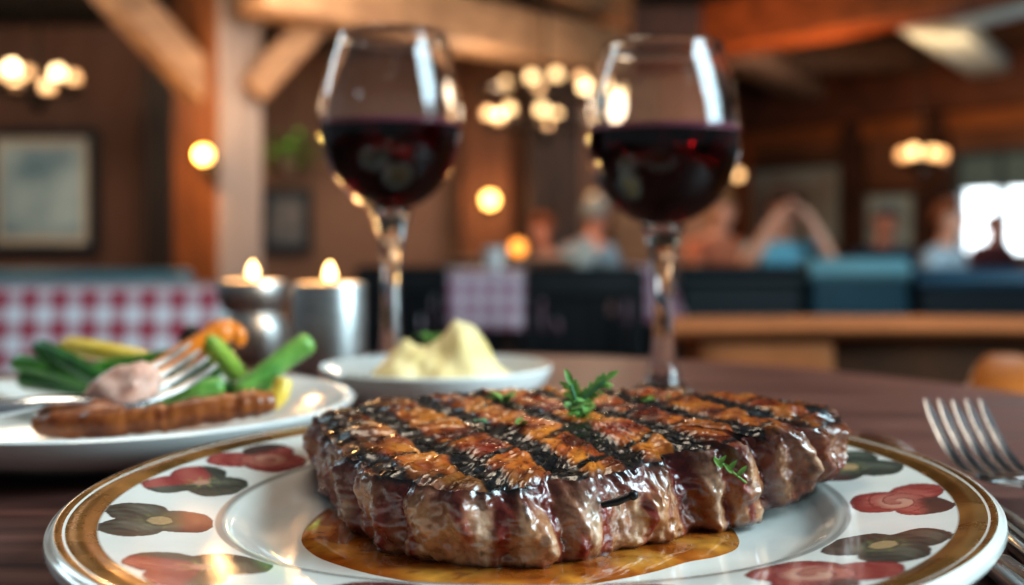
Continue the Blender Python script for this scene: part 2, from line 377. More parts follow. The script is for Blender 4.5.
chandelier('two-tier chandelier with round glowing bulbs hanging between the two wine glasses', 545, 7.0, 2.1,
    [(506,84,0,1,M_BULB),(532,77,0,-1,M_BULB),(540,90,0,1,M_BULBDIM),(556,75,0,-1,M_BULB),(581,78,0,1,M_BULBDIM),(585,87,0,-1,M_BULBHOT),(609,91,0,-.5,M_BULBHOT),
     (488,114,1,1,M_BULBDIM),(500,118,1,-1,M_BULBDIM),(509,109,1,1,M_BULB),(542,110,1,-1,M_BULB),(556,115,1,1,M_BULB),(545,124,1,.4,M_BULBDIM)],
    [(.43, zz(92, 7)), (.38, zz(124, 7))], .036)
chandelier('small chandelier with bright bulbs above the framed picture on the left wall', 38, 6.0, 1.5,
    [(12,68,0,-1,M_BULBHOT),(58,73,0,-1,M_BULBHOT),(0,73,0,1,M_BULBDIM),(28,73,0,1,M_BULBDIM),(74,78,0,.6,M_BULBDIM),(15,83,0,-.8,M_BULBDIM),(48,87,0,-.9,M_BULBDIM)],
    [(.22, zz(90, 6))], .035)
chandelier('low cluster of warm bulbs hanging left of the bright window', 920, 8.6, 2.1,
    [(903,155,0,1,M_BULBDIM),(914,152,0,-1,M_BULB),(932,153,0,1,M_BULB),(941,155,0,-.5,M_BULBDIM)], [(.17, zz(163, 8.6))], .048)
# single globes
def pendant(name, label, px, py, d, m, r, top):
    c = P(px, py, d); t = thing(name, label, 'lamp', (c.x, c.y, c.z-r))
    b = MB(); b.tube([(c.x, c.y, top), (c.x, c.y, c.z+r*.8)], .006, 6); b.build('cord', M_BLACKMETAL, t)
    b = MB(); b.ball(c, r); b.build('bulb', m, t)
pendant('pendant_lamp', 'single amber globe pendant beside the right glass bowl', 738, 175, 9.5, M_BULB, .045, 2.1)
pendant('pendant_lamp', 'dim amber pendant globe hanging behind the left edge of the right wine bowl', 594, 200, 8.6, mat('faint_bulb', (1, .7, .4), .5, noise_amt=0, emit=(1, .45, .16), estr=.5), .06, 2.1)

# ================================================================== pictures, plant
def picture(label, c, xdir, w, h, matc, img, n, frame=M_BLACKMETAL, fw=.06):
    xdir = Vector(xdir).normalized(); n = Vector(n).normalized(); R = Matrix((xdir, -n, Vector((0,0,1)))).transposed(); c = Vector(c)
    t = thing('framed_picture', label, 'picture', (c.x, c.y, c.z-h/2))
    b = MB()
    for sx in (-1, 1): b.box(c+xdir*sx*(w/2-fw/2), (fw, .05, h), R, .01)
    for sz in (-1, 1): b.box(c+Vector((0,0,sz*(h/2-fw/2))), (w-2*fw, .05, fw), R, .01)
    b.build('frame', frame, t, False)
    b = MB(); b.box(c-n*.005, (w-2*fw, .012, h-2*fw), R); b.build('mat_board', matc, t, False)
    b = MB(); b.box(c+n*.006, (w-2*fw-.12*w, .012, h-2*fw-.13*h), R); b.build('print', img, t, False)
M_MATBOARD = mat('cream_mat', hexc('b5aca0'), .8, noise_amt=.02)
def cloudprint(name, c1, c2, scale): return mat(name, hexc(c1), .45, col2=hexc(c2), scale=scale, coat=.25)
c = P(42, 191, 7.04); picture('large framed blue-grey print on the mauve left wall', c, (1,0,0), .72, .80, M_MATBOARD, cloudprint('print_blue', 'b9cace', '56788a', 2.6), (0,-1,0), mat('frame_dark_teal', hexc('17202a'), .4))
c = P(287, 221, 9.72); picture('small dark-framed print on the brown wall right of the timber post', c, (1,0,0), .44, .58, mat('slate_mat', hexc('4d5a63'), .8), cloudprint('print_pinkish', '8f827f', '4d5a63', 7), (0,-1,0), mat('frame_slate', hexc('2a2f36'), .5))
q = wallhit(795); c = q+wn*.05; c.z = H+(YH-208)*q.y/F
picture('large dark-framed landscape print behind the man with raised arms', c, wd, 1.42, 1.02, mat('grey_mat', hexc('8e9390'), .8), cloudprint('print_landscape', '9aa39f', '6d5140', 2.2), wn, M_DARKWOOD, .1)
q = wallhit(893); c = q+wn*.05; c.z = H+(YH-221)*q.y/F
picture('smaller dark-framed pale print behind the man in the navy jacket', c, wd, .66, .64, mat('pale_mat', hexc('8d9a9a'), .8), cloudprint('print_pale', 'a7b2b0', '6b7675', 4), wn, M_DARKWOOD, .07)
# hanging plant
pc2 = P(290, 152, 9.3); t = thing('hanging_plant', 'leafy green plant hanging high on the wall beside the timber post', 'plant', (pc2.x, pc2.y, pc2.z-.2))
b = MB(); b.lathe([(0, -.2), (.09, -.2), (.13, -.06), (.12, -.06), (.08, -.18), (0, -.18)], pc2, 20); b.build('pot', mat('brown_pot', hexc('3a2a22'), .6), t)
b = MB(); b.tube([pc2+Vector((0,0,-.1)), pc2+Vector((0,0,1.9-pc2.z))], .006, 6); b.build('cord', M_BLACKMETAL, t)
b = MB()
for i in range(110):
    a = random.uniform(0, 2*PI); rr = random.uniform(.05, .24); p = pc2+Vector((rr*math.cos(a), rr*math.sin(a)*.7, random.uniform(-.14, .16)))
    dv = Vector((math.cos(a), math.sin(a), random.uniform(-.6, .6))).normalized(); sv = dv.cross(Vector((0,0,1))).normalized(); l = random.uniform(.09, .15)
    b.add([p, p+dv*l*.5+sv*l*.3, p+dv*l, p+dv*l*.5-sv*l*.3], [(0,1,2,3)])
b.build('leaves', mat('plant_green', hexc('6ea03f'), .5, col2=hexc('3d7a38'), scale=8), t)

# ================================================================== booths, chairs and tables around the room
def booth(label, a, c, top, m_back, m_top, seat_side=1, thick=.16, group=None):
    """upholstered bench: back panel, rolled top, seat on the far (+1) or near (-1) side"""
    a, c = Vector(a), Vector(c); xd = (c-a).normalized(); nd = Vector((-xd.y, xd.x, 0)); L = (c-a).length; mid = (a+c)/2
    R = Matrix((xd, nd, Vector((0,0,1)))).transposed()
    t = thing('booth_bench', label, 'booth', (mid.x, mid.y, FLOOR), group)
    hb = top-FLOOR
    b = MB(); b.box((mid.x, mid.y, FLOOR+(hb-.06)/2), (L, thick, hb-.06), R, .02); b.build('back_panel', m_back, t, False)
    b = MB(); pts = [a+(c-a)*k/10+Vector((0,0,top-.06-a.z)) for k in range(11)]
    b.tube(pts, thick*.56, 14, flat=.6); b.build('top_roll', m_top, t)
    b = MB(); m2 = mid+nd*seat_side*.33; b.box((m2.x, m2.y, FLOOR+.36), (L, .5, .12), R, .03); b.build('seat', m_back, t, False)
    b = MB(); b.box((m2.x, m2.y, FLOOR+.15), (L-.04, .42, .3), R, .01); b.build('plinth', M_DARKWOOD, t, False)
def flat(px, py, d): v = P(px, py, d); return v.x, v.y, v.z
M_VINYLLIT = mat('teal_vinyl_lit', hexc('1c4552'), .38, col2=hexc('153843'), scale=6, bump=.1)  # teal vinyl with the brightness of lit booths put into its colour
M_VINYLTOP = mat('teal_vinyl_lit_top', hexc('74989d'), .4, col2=hexc('648b92'), scale=6)  # paler copy of the vinyl, paints light along the booth tops
x0, x1 = P(676, 0, 4.15).x, P(799, 0, 4.15).x
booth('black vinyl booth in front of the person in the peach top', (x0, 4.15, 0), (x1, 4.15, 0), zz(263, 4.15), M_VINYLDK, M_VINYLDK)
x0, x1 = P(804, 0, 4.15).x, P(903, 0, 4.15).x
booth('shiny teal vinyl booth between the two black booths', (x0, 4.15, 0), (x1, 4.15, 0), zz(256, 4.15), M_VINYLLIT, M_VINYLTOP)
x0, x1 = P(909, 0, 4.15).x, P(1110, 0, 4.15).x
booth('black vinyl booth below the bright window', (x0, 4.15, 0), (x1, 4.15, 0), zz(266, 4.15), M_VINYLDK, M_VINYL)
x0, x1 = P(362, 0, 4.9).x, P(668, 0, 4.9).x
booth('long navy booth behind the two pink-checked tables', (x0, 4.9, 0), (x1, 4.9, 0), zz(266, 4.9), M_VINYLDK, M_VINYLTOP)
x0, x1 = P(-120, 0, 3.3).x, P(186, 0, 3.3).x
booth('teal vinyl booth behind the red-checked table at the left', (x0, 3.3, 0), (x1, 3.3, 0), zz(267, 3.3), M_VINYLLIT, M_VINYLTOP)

def tablecloth(label, x0, x1, y0, y1, z, drop, m, tname, tlabel, flare=.03):
    """cloth draped over a rectangular table, wavy hem; and the table under it"""
    t = thing('dining_table', tlabel, 'table', ((x0+x1)/2, (y0+y1)/2, FLOOR))
    b = MB(); b.box(((x0+x1)/2, (y0+y1)/2, z-.02), (x1-x0-.01, y1-y0-.01, .03), None, .004); b.build('tabletop', M_DARKWOOD, t, False)
    for sx in (x0+.06, x1-.06):
        for sy in (y0+.06, y1-.06):
            b = MB(); b.box((sx, sy, (FLOOR+z-.035)/2), (.05, .05, z-.035-FLOOR), None, .005); b.build('leg', M_DARKWOOD, t, False)
    b = MB(); uvs = []
    nx, ny = 60, 30; hx = []
    # a grid that runs over the top and down the four sides
    def place(u, v):
        ox = max(0, x0-u)+max(0, u-x1); oy = max(0, y0-v)+max(0, v-y1)
        x = min(max(u, x0), x1); y = min(max(v, y0), y1); dn = max(ox, oy) if min(ox, oy) > 0 else ox+oy
        if dn > 0:
            w = dn/drop
            wav = .35*math.sin(u*31+1.3)+.35*math.sin(v*27)+.2*math.sin((u+v)*53)
            k = (flare*w+.012*w*wav)
            x += (-k if u < x0 else k if u > x1 else 0); y += (-k if v < y0 else k if v > y1 else 0)
            if min(ox, oy) > 0: x += (1 if u > x1 else -1)*.02*w; y += (1 if v > y1 else -1)*.02*w
        return (x, y, z+.002-dn)
    us = sorted(set([x0-drop+(x1-x0+2*drop)*i/nx for i in range(nx+1)]+[x0, x1])); vs_ = sorted(set([y0-drop+(y1-y0+2*drop)*i/ny for i in range(ny+1)]+[y0, y1]))
    for v in vs_:
        for u in us: b.v.append(Vector(place(u, v))); uvs.append((u, v))
    W = len(us)
    for j in range(len(vs_)-1):
        for i in range(W-1): b.f.append((j*W+i, j*W+i+1, (j+1)*W+i+1, (j+1)*W+i)); b.mi.append(0)
    o = b.build('tablecloth', m, None, uvs=uvs); tag(o, label, 'tablecloth')
    return o
M_RED = check_mat('red_gingham', hexc('e9e6ea'), hexc('a51f3c'), .031, 0, 1)
M_PINK = check_mat('pink_gingham', hexc('e2d2d8'), hexc('a35f76'), .028, 0, 1)
xr = P(222, 0, 2.3).x
tablecloth('red and white checked tablecloth hanging from the table at the left', -1.9, xr, 2.3, 2.62, -.001, .34, M_RED, '', 'rectangular table under the red-checked cloth at the left')
xa, xb = P(450, 0, 3.4).x, P(526, 0, 3.4).x
tablecloth('pink-checked tablecloth on the small table behind the mashed potato', xa, xb, 3.4, 3.8, zz(273, 3.4), .17, M_PINK, '', 'small table under the pink-checked cloth behind the mashed potato', .085)
xa, xb = P(634, 0, 3.5).x, P(668, 0, 3.5).x
tablecloth('pink-checked tablecloth partly hidden behind the stem of the right wine glass', xa, xb, 3.5, 3.8, zz(268, 3.5), .17, M_PINK, '', 'small table under the pink-checked cloth behind the right glass stem', .03)
# white cup on the pink table
cc = P(494, 271, 3.55); cc.z = zz(273, 3.4)+.003
b = MB(); b.lathe([(0, 0), (.025, 0), (.03, .03), (.036, .075), (.034, .075), (.028, .03), (.022, .006), (0, .006)], cc, 24); tag(b.build('white_cup', M_WHITE), 'white cup standing on the pink-checked table', 'cup')
# amber candle lamp on far booth table
cc = P(518, 248, 6.0); t = thing('table_lamp', 'amber glowing candle globe on a far table behind the pink-checked cloth', 'lamp', (cc.x, cc.y, cc.z-.05))
b = MB(); b.lathe([(0, -.055), (.035, -.055), (.03, -.045), (.02, -.04), (0, -.04)], cc, 16); b.build('base', M_BLACKMETAL, t)
b = MB(); b.ball(cc, .042); b.build('globe', mat('deep_amber_globe', (1, .4, .1), .5, noise_amt=0, emit=(1, .33, .05), estr=2.4), t)
def bare_table(label, x0, x1, y0, y1, z):
    t = thing('dining_table', label, 'table', ((x0+x1)/2, (y0+y1)/2, FLOOR))
    b = MB(); b.box(((x0+x1)/2, (y0+y1)/2, z-.02), (x1-x0, y1-y0, .04), None, .008); b.build('tabletop', M_DARKWOOD, t, False)
    b = MB(); b.tube([((x0+x1)/2, (y0+y1)/2, FLOOR+.02), ((x0+x1)/2, (y0+y1)/2, z-.04)], .04, 12); b.build('pedestal', M_BLACKMETAL, t)
    b = MB(); b.lathe([(0, 0), (.25, 0), (.25, .015), (.05, .03), (0, .03)], ((x0+x1)/2, (y0+y1)/2, FLOOR), 24); b.build('base', M_BLACKMETAL, t)
bare_table('far dark table carrying the amber candle globe', cc.x-.35, cc.x+.3, 5.75, 6.35, cc.z-.055)

def slat_chair(label, px, d, top, rz, w=.42):
    c = P(px, 0, d); t = thing('slat_back_chair', label, 'chair', (c.x, c.y, FLOOR), 'black slat-back chairs between the booths')
    R = Matrix.Rotation(rz, 3, 'Z'); base = Vector((c.x, c.y, FLOOR)); hb = top-FLOOR
    def put(b, n, m=M_CHAIR, sm=False):
        b.v = [R @ v+base for v in b.v]; b.build(n, m, t, sm)
    b = MB(); b.box((0, .2, .44), (w, .42, .05), None, .015); put(b, 'seat')
    for sx in (-1, 1):
        b = MB(); b.beam((sx*(w/2-.02), 0, 0), (sx*(w/2-.02), -.02, hb-.02), .04, .04, .006); put(b, 'leg')
        b = MB(); b.beam((sx*(w/2-.02), .38, 0), (sx*(w/2-.02), .38, .42), .04, .04, .006); put(b, 'leg')
    b = MB(); b.box((0, -.02, hb-.035), (w, .035, .08), None, .012); put(b, 'top_rail')
    b = MB(); b.box((0, -.01, hb-.27), (w-.06, .025, .045), None, .008); put(b, 'lower_rail')
    for k in range(5):
        b = MB(); x = (k-2)*(w-.08)/5; b.beam((x, -.01, hb-.26), (x, -.02, hb-.06), .03, .018, .004); put(b, 'slat')
slat_chair('black slat-back chair between the pink-checked table and the right wine glass', 584, 2.75, zz(269, 2.75), .05, .30)
slat_chair('black slat-back chair behind the stem of the left wine glass', 402, 3.1, zz(268, 3.1), .05, .26)

# curved leather banquette behind the table
def arc_banquette():
    cxa, cya, Ra = .50, -.35, 1.92
    base = (.45, 1.5, FLOOR); t = thing('curved_banquette', 'curved tan leather banquette with a rolled top behind the wooden table', 'banquette', base)
    ztop = zz(325, 1.55)
    def ap(a, r, z): return Vector((cxa+r*math.sin(a), cya+r*math.cos(a), z))
    def panel(a0, a1, r0, r1, z0, z1, n=24):
        b = MB(); L = [(r0, z0), (r0-.015, (z0+z1)/2), (r0+.02, z1), (r1, z1), (r1, z0)]; vs = []; m = len(L)
        for i in range(n+1):
            a = lerp(a0, a1, i/n); e = 1-.02*(abs(2*i/n-1)**8)
            vs += [ap(a, r+(0 if k > 2 else (.02*(abs(2*i/n-1)**6))), z) for k, (r, z) in enumerate(L)]
        fs = [(i*m+k, i*m+(k+1) % m, (i+1)*m+(k+1) % m, (i+1)*m+k) for i in range(n) for k in range(m)]
        fs += [tuple(range(m))[::-1], tuple(n*m+k for k in range(m))]
        b.add(vs, fs); return b
    a0, a1, a2 = -.122, -.015, .5
    panel(a0, a1, Ra, Ra+.1, FLOOR+.35, ztop-.03).build('back_cushion', M_LEATHERMID, t)
    panel(a1+.004, a2, Ra+.02, Ra+.1, FLOOR+.35, ztop-.03).build('back_cushion', M_LEATHERDK, t)['label'] = 'darker brown back cushion'
    b = MB(); b.tube([ap(lerp(a0-.02, a2, i/40), Ra+.055, ztop-.010) for i in range(41)], .046, 16, flat=.40); b.build('top_roll', M_LEATHER, t)
    b = MB(); b.tube([ap(a0-.02, Ra+.03, FLOOR+.35), ap(a0-.022, Ra+.03, ztop-.06)], .05, 12); b.build('end_roll', M_LEATHER, t)
    panel(a0, a2, Ra-.3, Ra+.02, FLOOR+.3, FLOOR+.45).build('seat', M_LEATHERDK, t)
    panel(a0, a2, Ra-.26, Ra+.1, FLOOR, FLOOR+.3).build('plinth', M_DARKWOOD, t)
arc_banquette()
# honey wood armchair whose arm rises at the right edge
ca = P(1000, 404, .94); RC = Matrix.Rotation(math.radians(-25), 3, 'Z'); cb = Vector((ca.x, ca.y, FLOOR)); az = ca.z-FLOOR
t = thing('wooden_armchair', 'honey-coloured wooden armchair at the right edge behind the table', 'chair', tuple(cb+RC @ Vector((.24, .15, 0))))
def cput(b, n, m, sm=True): b.v = [RC @ v+cb for v in b.v]; b.build(n, m, t, sm)
for sx in (0, .5):
    b = MB(); b.ribbon([(sx, -.03, az-.035), (sx, -.018, az-.008), (sx, .03, az), (sx, .15, az+.003), (sx, .30, az-.002)], [.035, .05, .058, .055, .05], [.03, .036, .04, .036, .034], side=(1,0,0)); cput(b, 'arm', M_HONEY)
    for sy in (0, .3):
        b = MB(); b.tube([(sx, sy, 0), (sx, sy, az-.02)], [.018, .022], 10); cput(b, 'leg', M_HONEY)
b = MB(); b.box((.25, .14, .42), (.44, .32, .06), None, .02); cput(b, 'seat', M_LEATHERDK, False)
b = MB(); b.box((.25, .31, az-.12), (.5, .03, .26), None, .01); cput(b, 'backrest', M_HONEY, False)

# ================================================================== people
def skin_mesh(name, verts, edges, radii, m, parent, R, base, scl, sub=2):
    me = bpy.data.meshes.new(name); me.from_pydata([tuple(R @ (Vector(v)*scl)) for v in verts], edges, [])
    me.materials.append(m); o = bpy.data.objects.new(name, me); COL.objects.link(o)
    if parent is not None: o.parent = parent
    md = o.modifiers.new('skin', 'SKIN'); md.use_smooth_shade = True
    sv = me.skin_vertices[0].data if me.skin_vertices else None
    if sv is None:
        me.skin_vertices.new() if hasattr(me.skin_vertices, 'new') else None
    return o
def grown(verts, edges, radii, sub=2, root=0):
    """surface grown around a joint skeleton; returns plain verts and faces"""
    me = bpy.data.meshes.new('tmp'); me.from_pydata([tuple(v) for v in verts], edges, [])
    o = bpy.data.objects.new('tmp', me); COL.objects.link(o)
    md = o.modifiers.new('skin', 'SKIN'); md.branch_smoothing = .3
    data = me.skin_vertices[0].data
    for i, r in enumerate(radii):
        data[i].radius = r if isinstance(r, tuple) else (r, r); data[i].use_root = (i == root)
    sb = o.modifiers.new('sub', 'SUBSURF'); sb.levels = sub; sb.render_levels = sub
    dg = bpy.context.evaluated_depsgraph_get(); ev = o.evaluated_get(dg); m2 = ev.to_mesh()
    vs = [v.co.copy() for v in m2.vertices]; fs = [tuple(p.vertices) for p in m2.polygons]
    ev.to_mesh_clear(); bpy.data.objects.remove(o); bpy.data.meshes.remove(me)
    return vs, fs
def person(label, px, py, d, rz, shirt, hair, skin, arms='rest', trousers=None, s=.93, long_hair=False, lean=.0, sleeves='short', grey=False):
    """seated figure, local frame: faces -Y, root at floor; head centre put at pixel (px, py)"""
    head = P(px, py, d); hz = 1.145*s                       # head centre above the floor when seated
    drop = (FLOOR+hz)-head.z                                 # how much the seat must be lower / higher
    base = Vector((head.x, head.y, FLOOR)); R = Matrix.Rotation(rz, 3, 'Z')
    t = thing('person', label, 'person', tuple(base))
    sh = -drop/s                                             # shift of the upper body, taken up by the seat height
    Z = lambda z: z+sh
    hy = -lean
    pel = (0, .06, Z(.50)); 
    V = [pel, (0, .05, Z(.62)), (0, .03+hy*.3, Z(.78)), (0, .03+hy*.6, Z(.90)), (0, .02+hy*.8, Z(1.0)), (0, hy, Z(1.06)), (0, hy-.015, Z(1.13)), (0, hy-.012, Z(1.21))]
    Rr = [(.15, .11), (.135, .10), (.15, .105), (.155, .10), (.06, .055), (.052, .052), (.075, .09), (.06, .075)]
    E = [(i, i+1) for i in range(7)]
    shirtV = V[:5]; sR = [(r[0]*1.12, r[1]*1.14) if isinstance(r, tuple) else r*1.12 for r in Rr[:4]]+[(.085, .075)]
    sE = [(i, i+1) for i in range(4)]
    for sx in (-1, 1):
        shp = Vector((sx*.18, .03+hy*.7, Z(.93)))
        if arms == 'raised': el = Vector((sx*.25, -.10+hy, Z(.84))); wr = Vector((sx*.09, -.13+hy, Z(1.12))); hd = Vector((sx*.035, -.12+hy, Z(1.175)))
        elif arms == 'fold': el = Vector((sx*.25, -.06+hy, Z(.70))); wr = Vector((sx*.05, -.26+hy, Z(.74))); hd = Vector((-sx*.02, -.29+hy, Z(.745)))
        elif arms == 'chin': el = Vector((sx*.22, -.14+hy, Z(.72))); wr = Vector((sx*.08, -.16+hy, Z(.98))); hd = Vector((sx*.03, -.13+hy, Z(1.04)))
        else: el = Vector((sx*.25, .0+hy, Z(.68))); wr = Vector((sx*.16, -.22+hy, Z(.66))); hd = Vector((sx*.13, -.30+hy, Z(.66)))
        i0 = len(V); V += [tuple(shp), tuple((shp+el)/2), tuple(el), tuple((el+wr)/2), tuple(wr), tuple(hd)]
        Rr += [.062, .048, .042, .04, .028, (.04, .022)]
        E += [(3, i0)]+[(i0+k, i0+k+1) for k in range(5)]
        # five fingers grown from the palm
        fd = (hd-wr).normalized(); fs_ = fd.cross(Vector((0,0,1)))
        if fs_.length < .1: fs_ = Vector((1,0,0))
        fs_.normalize(); bend = Vector((0, 0, -.3)) if arms != 'raised' else Vector((0, .25, .1))
        for k in range(4):
            a = hd+fs_*(k-1.5)*.018+fd*.03; c2 = a+fd*(.03+.006*(k in (1, 2)))+bend*.02; j = len(V)
            V += [tuple(a), tuple(c2)]; Rr += [.0095, .008]; E += [(i0+5, j), (j, j+1)]
        j = len(V); V += [tuple(hd+fs_*sx*.035+fd*.005), tuple(hd+fs_*sx*.05+fd*.035)]; Rr += [.011, .009]; E += [(i0+5, j), (j, j+1)]
        # sleeve
        k0 = len(shirtV); shirtV = shirtV+[tuple(shp), tuple(shp+(el-shp)*.55)]+([tuple(el), tuple(wr)] if sleeves == 'long' else []); 
        sR = sR+[.075, .064]+([.056, .04] if sleeves == 'long' else []); sE = sE+[(3, k0), (k0, k0+1)]+([(k0+1, k0+2), (k0+2, k0+3)] if sleeves == 'long' else [])
        # legs
        i0 = len(V); V += [(sx*.1, .02, Z(.47)), (sx*.13, -.36, Z(.47)), (sx*.13, -.36, min(.28, Z(.28))), (sx*.13, -.34, .07), (sx*.14, -.46, .035)]
        Rr += [.085, .065, .052, .04, (.042, .032)]; E += [(0, i0)]+[(i0+k, i0+k+1) for k in range(4)]
    vs, fs = grown(V, E, Rr); b = MB(); b.add([R @ (v*s)+base for v in vs], fs)
    # face: nose and ears are pulled out as part of the same mesh object
    hc = Vector((0, hy-.02, Z(1.165)))
    b.ball(R @ ((hc+Vector((0, -.088, -.005)))*s)+base, .014*s, 8, 6, (.8, 1.3, 1.4), R)
    for sx in (-1, 1): b.ball(R @ ((hc+Vector((sx*.076, .01, 0)))*s)+base, .02*s, 8, 6, (.5, 1, 1.5), R)
    body = b.build('body', skin, t)
    b = MB()
    for sx in (-1, 1): b.ball(R @ ((hc+Vector((sx*.03, -.079, .012)))*s)+base, .009*s, 8, 6, (1.3, .8, .8), R)
    b.build('eyes', M_EYE, t)
    b = MB(); b.ball(R @ ((hc+Vector((0, -.083, -.045)))*s)+base, .018*s, 8, 6, (1.2, .5, .3), R); b.build('mouth', M_SKIN2, t)
    vs, fs = grown(shirtV, sE, sR); b = MB(); b.add([R @ (v*s)+base for v in vs], fs); b.build('shirt', shirt, t)
    legV = [pel]; legE = []; legR = [(.175, .135)]
    for sx in (-1, 1):
        i0 = len(legV); legV += [(sx*.1, .02, Z(.47)), (sx*.13, -.36, Z(.47)), (sx*.13, -.36, min(.28, Z(.28))), (sx*.13, -.35, .11)]; legR += [.1, .078, .064, .055]
        legE += [(0, i0)]+[(i0+k, i0+k+1) for k in range(3)]
    vs, fs = grown(legV, legE, legR); b = MB(); b.add([R @ (v*s)+base for v in vs], fs); b.build('trousers', trousers or M_CHAIR, t)
    # hair cap: a shell over the crown, longer at the back when asked
    b = MB(); n, m = 20, 14; vs = []
    for i in range(m+1):
        for k in range(n):
            a = 2*PI*k/n; back = .5+.5*math.sin(a); lim = lerp(.95, 1.9 if not long_hair else 2.5, ss(.2, .8, back)); tt = lim*i/m
            r = .092+.006*noise.noise(Vector((a*2, tt*3, px)))
            p = hc+Vector((math.sin(tt)*math.cos(a)*r*.95, math.sin(tt)*math.sin(a)*r*1.1+.012, math.cos(tt)*r*1.12+.01-(max(0, tt-1.6)*.06 if long_hair else 0)))
            vs.append(R @ (p*s)+base)
    b.add(vs, [(i*n+k, (i+1)*n+k, (i+1)*n+(k+1) % n, i*n+(k+1) % n) for i in range(m) for k in range(n)])
    o = b.build('hair', hair, t); md = o.modifiers.new('thick', 'SOLIDIFY'); md.thickness = .012*s; md.offset = 1
    return base, sh*s, s
def cloth(name, h, h2=None): return mat(name, hexc(h), .8, col2=hexc(h2) if h2 else None, scale=15, noise_amt=.1)
M_HAIRBR = mat('brown_hair', hexc('4a2a1c'), .6); M_HAIRGR = mat('grey_hair', hexc('77736f'), .6); M_HAIRRD = mat('red_hair', hexc('8a4a2a'), .6); M_HAIRBL = mat('blond_hair', hexc('9c7048'), .6)
def seat_for(label, px, py, d, rz, s=.93):
    head = P(px, py, d); hz = 1.145*s; sh = head.z-FLOOR-hz; top = s*.402+sh
    R = Matrix.Rotation(rz, 3, 'Z'); c = Vector((head.x, head.y, FLOOR))+R @ Vector((0, .05, 0))
    t = thing('stool', label, 'stool', tuple(c))
    b = MB(); b.lathe([(0, top-.05), (.16, top-.05), (.175, top-.03), (.17, top-.008), (.15, top), (0, top)], c, 28); b.build('seat', M_VINYLDK, t)
    b = MB(); b.tube([c+Vector((0,0,.02)), c+Vector((0,0,top-.05))], .03, 12); b.build('pedestal', M_BLACKMETAL, t)
    b = MB(); b.lathe([(0, 0), (.16, 0), (.16, .012), (.04, .03), (0, .03)], c, 28); b.build('base', M_BLACKMETAL, t)
PEOPLE = [
 ('person in a blue-grey shirt leaning over a far table, left of the right wine glass', 582, 217, 6.6, 2.2, cloth('blue_grey_cloth', '7d93a3', '65798a'), M_HAIRGR, M_SKIN2, 'rest', .93, False, .12, 'long'),
 ('person with a ruddy face in a pale top facing the blue-grey shirt', 546, 232, 7.6, -.8, cloth('pale_rose_cloth', 'a2857c', '8c7068'), M_HAIRRD, M_SKIN2, 'fold', .9, False, .05, 'short'),
 ('bare-armed person in a peach top seated just right of the right wine bowl', 716, 212, 6.5, .55, cloth('peach_cloth', 'b9694a', 'a2573c'), M_HAIRBL, M_SKIN, 'fold', .93, True, .05, 'none'),
 ('man in a teal shirt with both hands raised to his head', 784, 214, 5.8, .05, cloth('teal_cloth', '6596a5', '4f8190'), M_HAIRBR, M_SKIN, 'raised', .95, False, .02, 'short'),
 ('man in a navy jacket seated under the smaller framed print', 884, 224, 6.9, .1, cloth('navy_cloth', '1c2a3a', '16212e'), M_HAIRGR, M_SKIN2, 'rest', .93, False, .02, 'long'),
 ('red-haired person in a light grey shirt seated left of the window', 944, 222, 6.2, .8, cloth('light_grey_cloth', 'a3aab0', '8b9298'), M_HAIRRD, M_SKIN, 'rest', .92, False, .03, 'short'),
 ('distant person in a dark red top silhouetted against the window', 994, 228, 7.7, .3, cloth('dark_red_cloth', '4a1c22', '38151a'), M_HAIRBR, M_SKIN2, 'rest', .72, False, .0, 'long'),
]
for (lb, px, py, d, rz, shm, hm, sm, arms, s, lh, lean, slv) in PEOPLE:
    person(lb, px, py, d, rz, shm, hm, sm, arms, None, s, lh, lean, slv)
    seat_for('low dark stool under the '+lb.split(' seated')[0].split(' leaning')[0].split(' with both')[0].split(' facing')[0].split(' silhouetted')[0], px, py, d, rz, s)

# ================================================================== our round table
TC, TR = Vector((-.063, .563, 0)), .457
t = thing('round_table', 'round dark reddish wooden dining table carrying the meal', 'table', (TC.x, TC.y, FLOOR))
b = MB(); b.lathe([(0, 0), (TR-.012, 0), (TR-.004, -.002), (TR, -.008), (TR, -.022), (TR-.008, -.03), (0, -.03)][::-1], TC, 128); b.build('tabletop', M_TABLE, t)
b = MB(); b.lathe([(0, -.03), (.12, -.03), (.1, -.06), (.05, -.12), (.045, -.5), (.07, -.66), (0, -.66)][::-1], TC, 32); b.build('pedestal', M_DARKWOOD, t)
b = MB(); b.lathe([(0, 0), (.3, 0), (.3, .02), (.1, .06), (.06, .09), (0, .09)], (TC.x, TC.y, FLOOR), 40); b.build('base', M_DARKWOOD, t)

# ================================================================== the steak plate
PC = Vector((.009, .372, 0)); th = math.atan2(.89, .45); A_, B_ = .1605, .1445
ct, st = math.cos(th), math.sin(th)
def stretch(u, v):                                     # unit disc -> slightly oval plate
    p, q = u*ct+v*st, -u*st+v*ct; p *= A_; q *= B_
    return p*ct-q*st, p*st+q*ct
def unstretch(x, y):
    p, q = x*ct+y*st, -x*st+y*ct; p /= A_; q /= B_
    return p*ct-q*st, p*st+q*ct
PROF = [(0, .0095), (.3, .0095), (.50, .0097), (.585, .0102), (.615, .0112), (.640, .0135), (.662, .0160), (.675, .01695), (.685, .0173), (.695, .0174), (.70, .0175)]
def rimz(r): return .0175+(r-.70)/.3*.0065
def kfront(a): return .115*max(0.0, -math.sin(a+.06))**4
def warp(r, a): return r*(1-kfront(a)*(1-ss(.70, .90, r)))
motif_px = [(262,457,'red',1),(200,480,'mix',1),(158,518,'dark',1),(205,563,'mix',1),(375,584,'dark',1),(640,586,'red',1),(800,566,'red',1),(872,540,'dark',1),(905,499,'red',1),(872,463,'dark',1)]
motifs = []
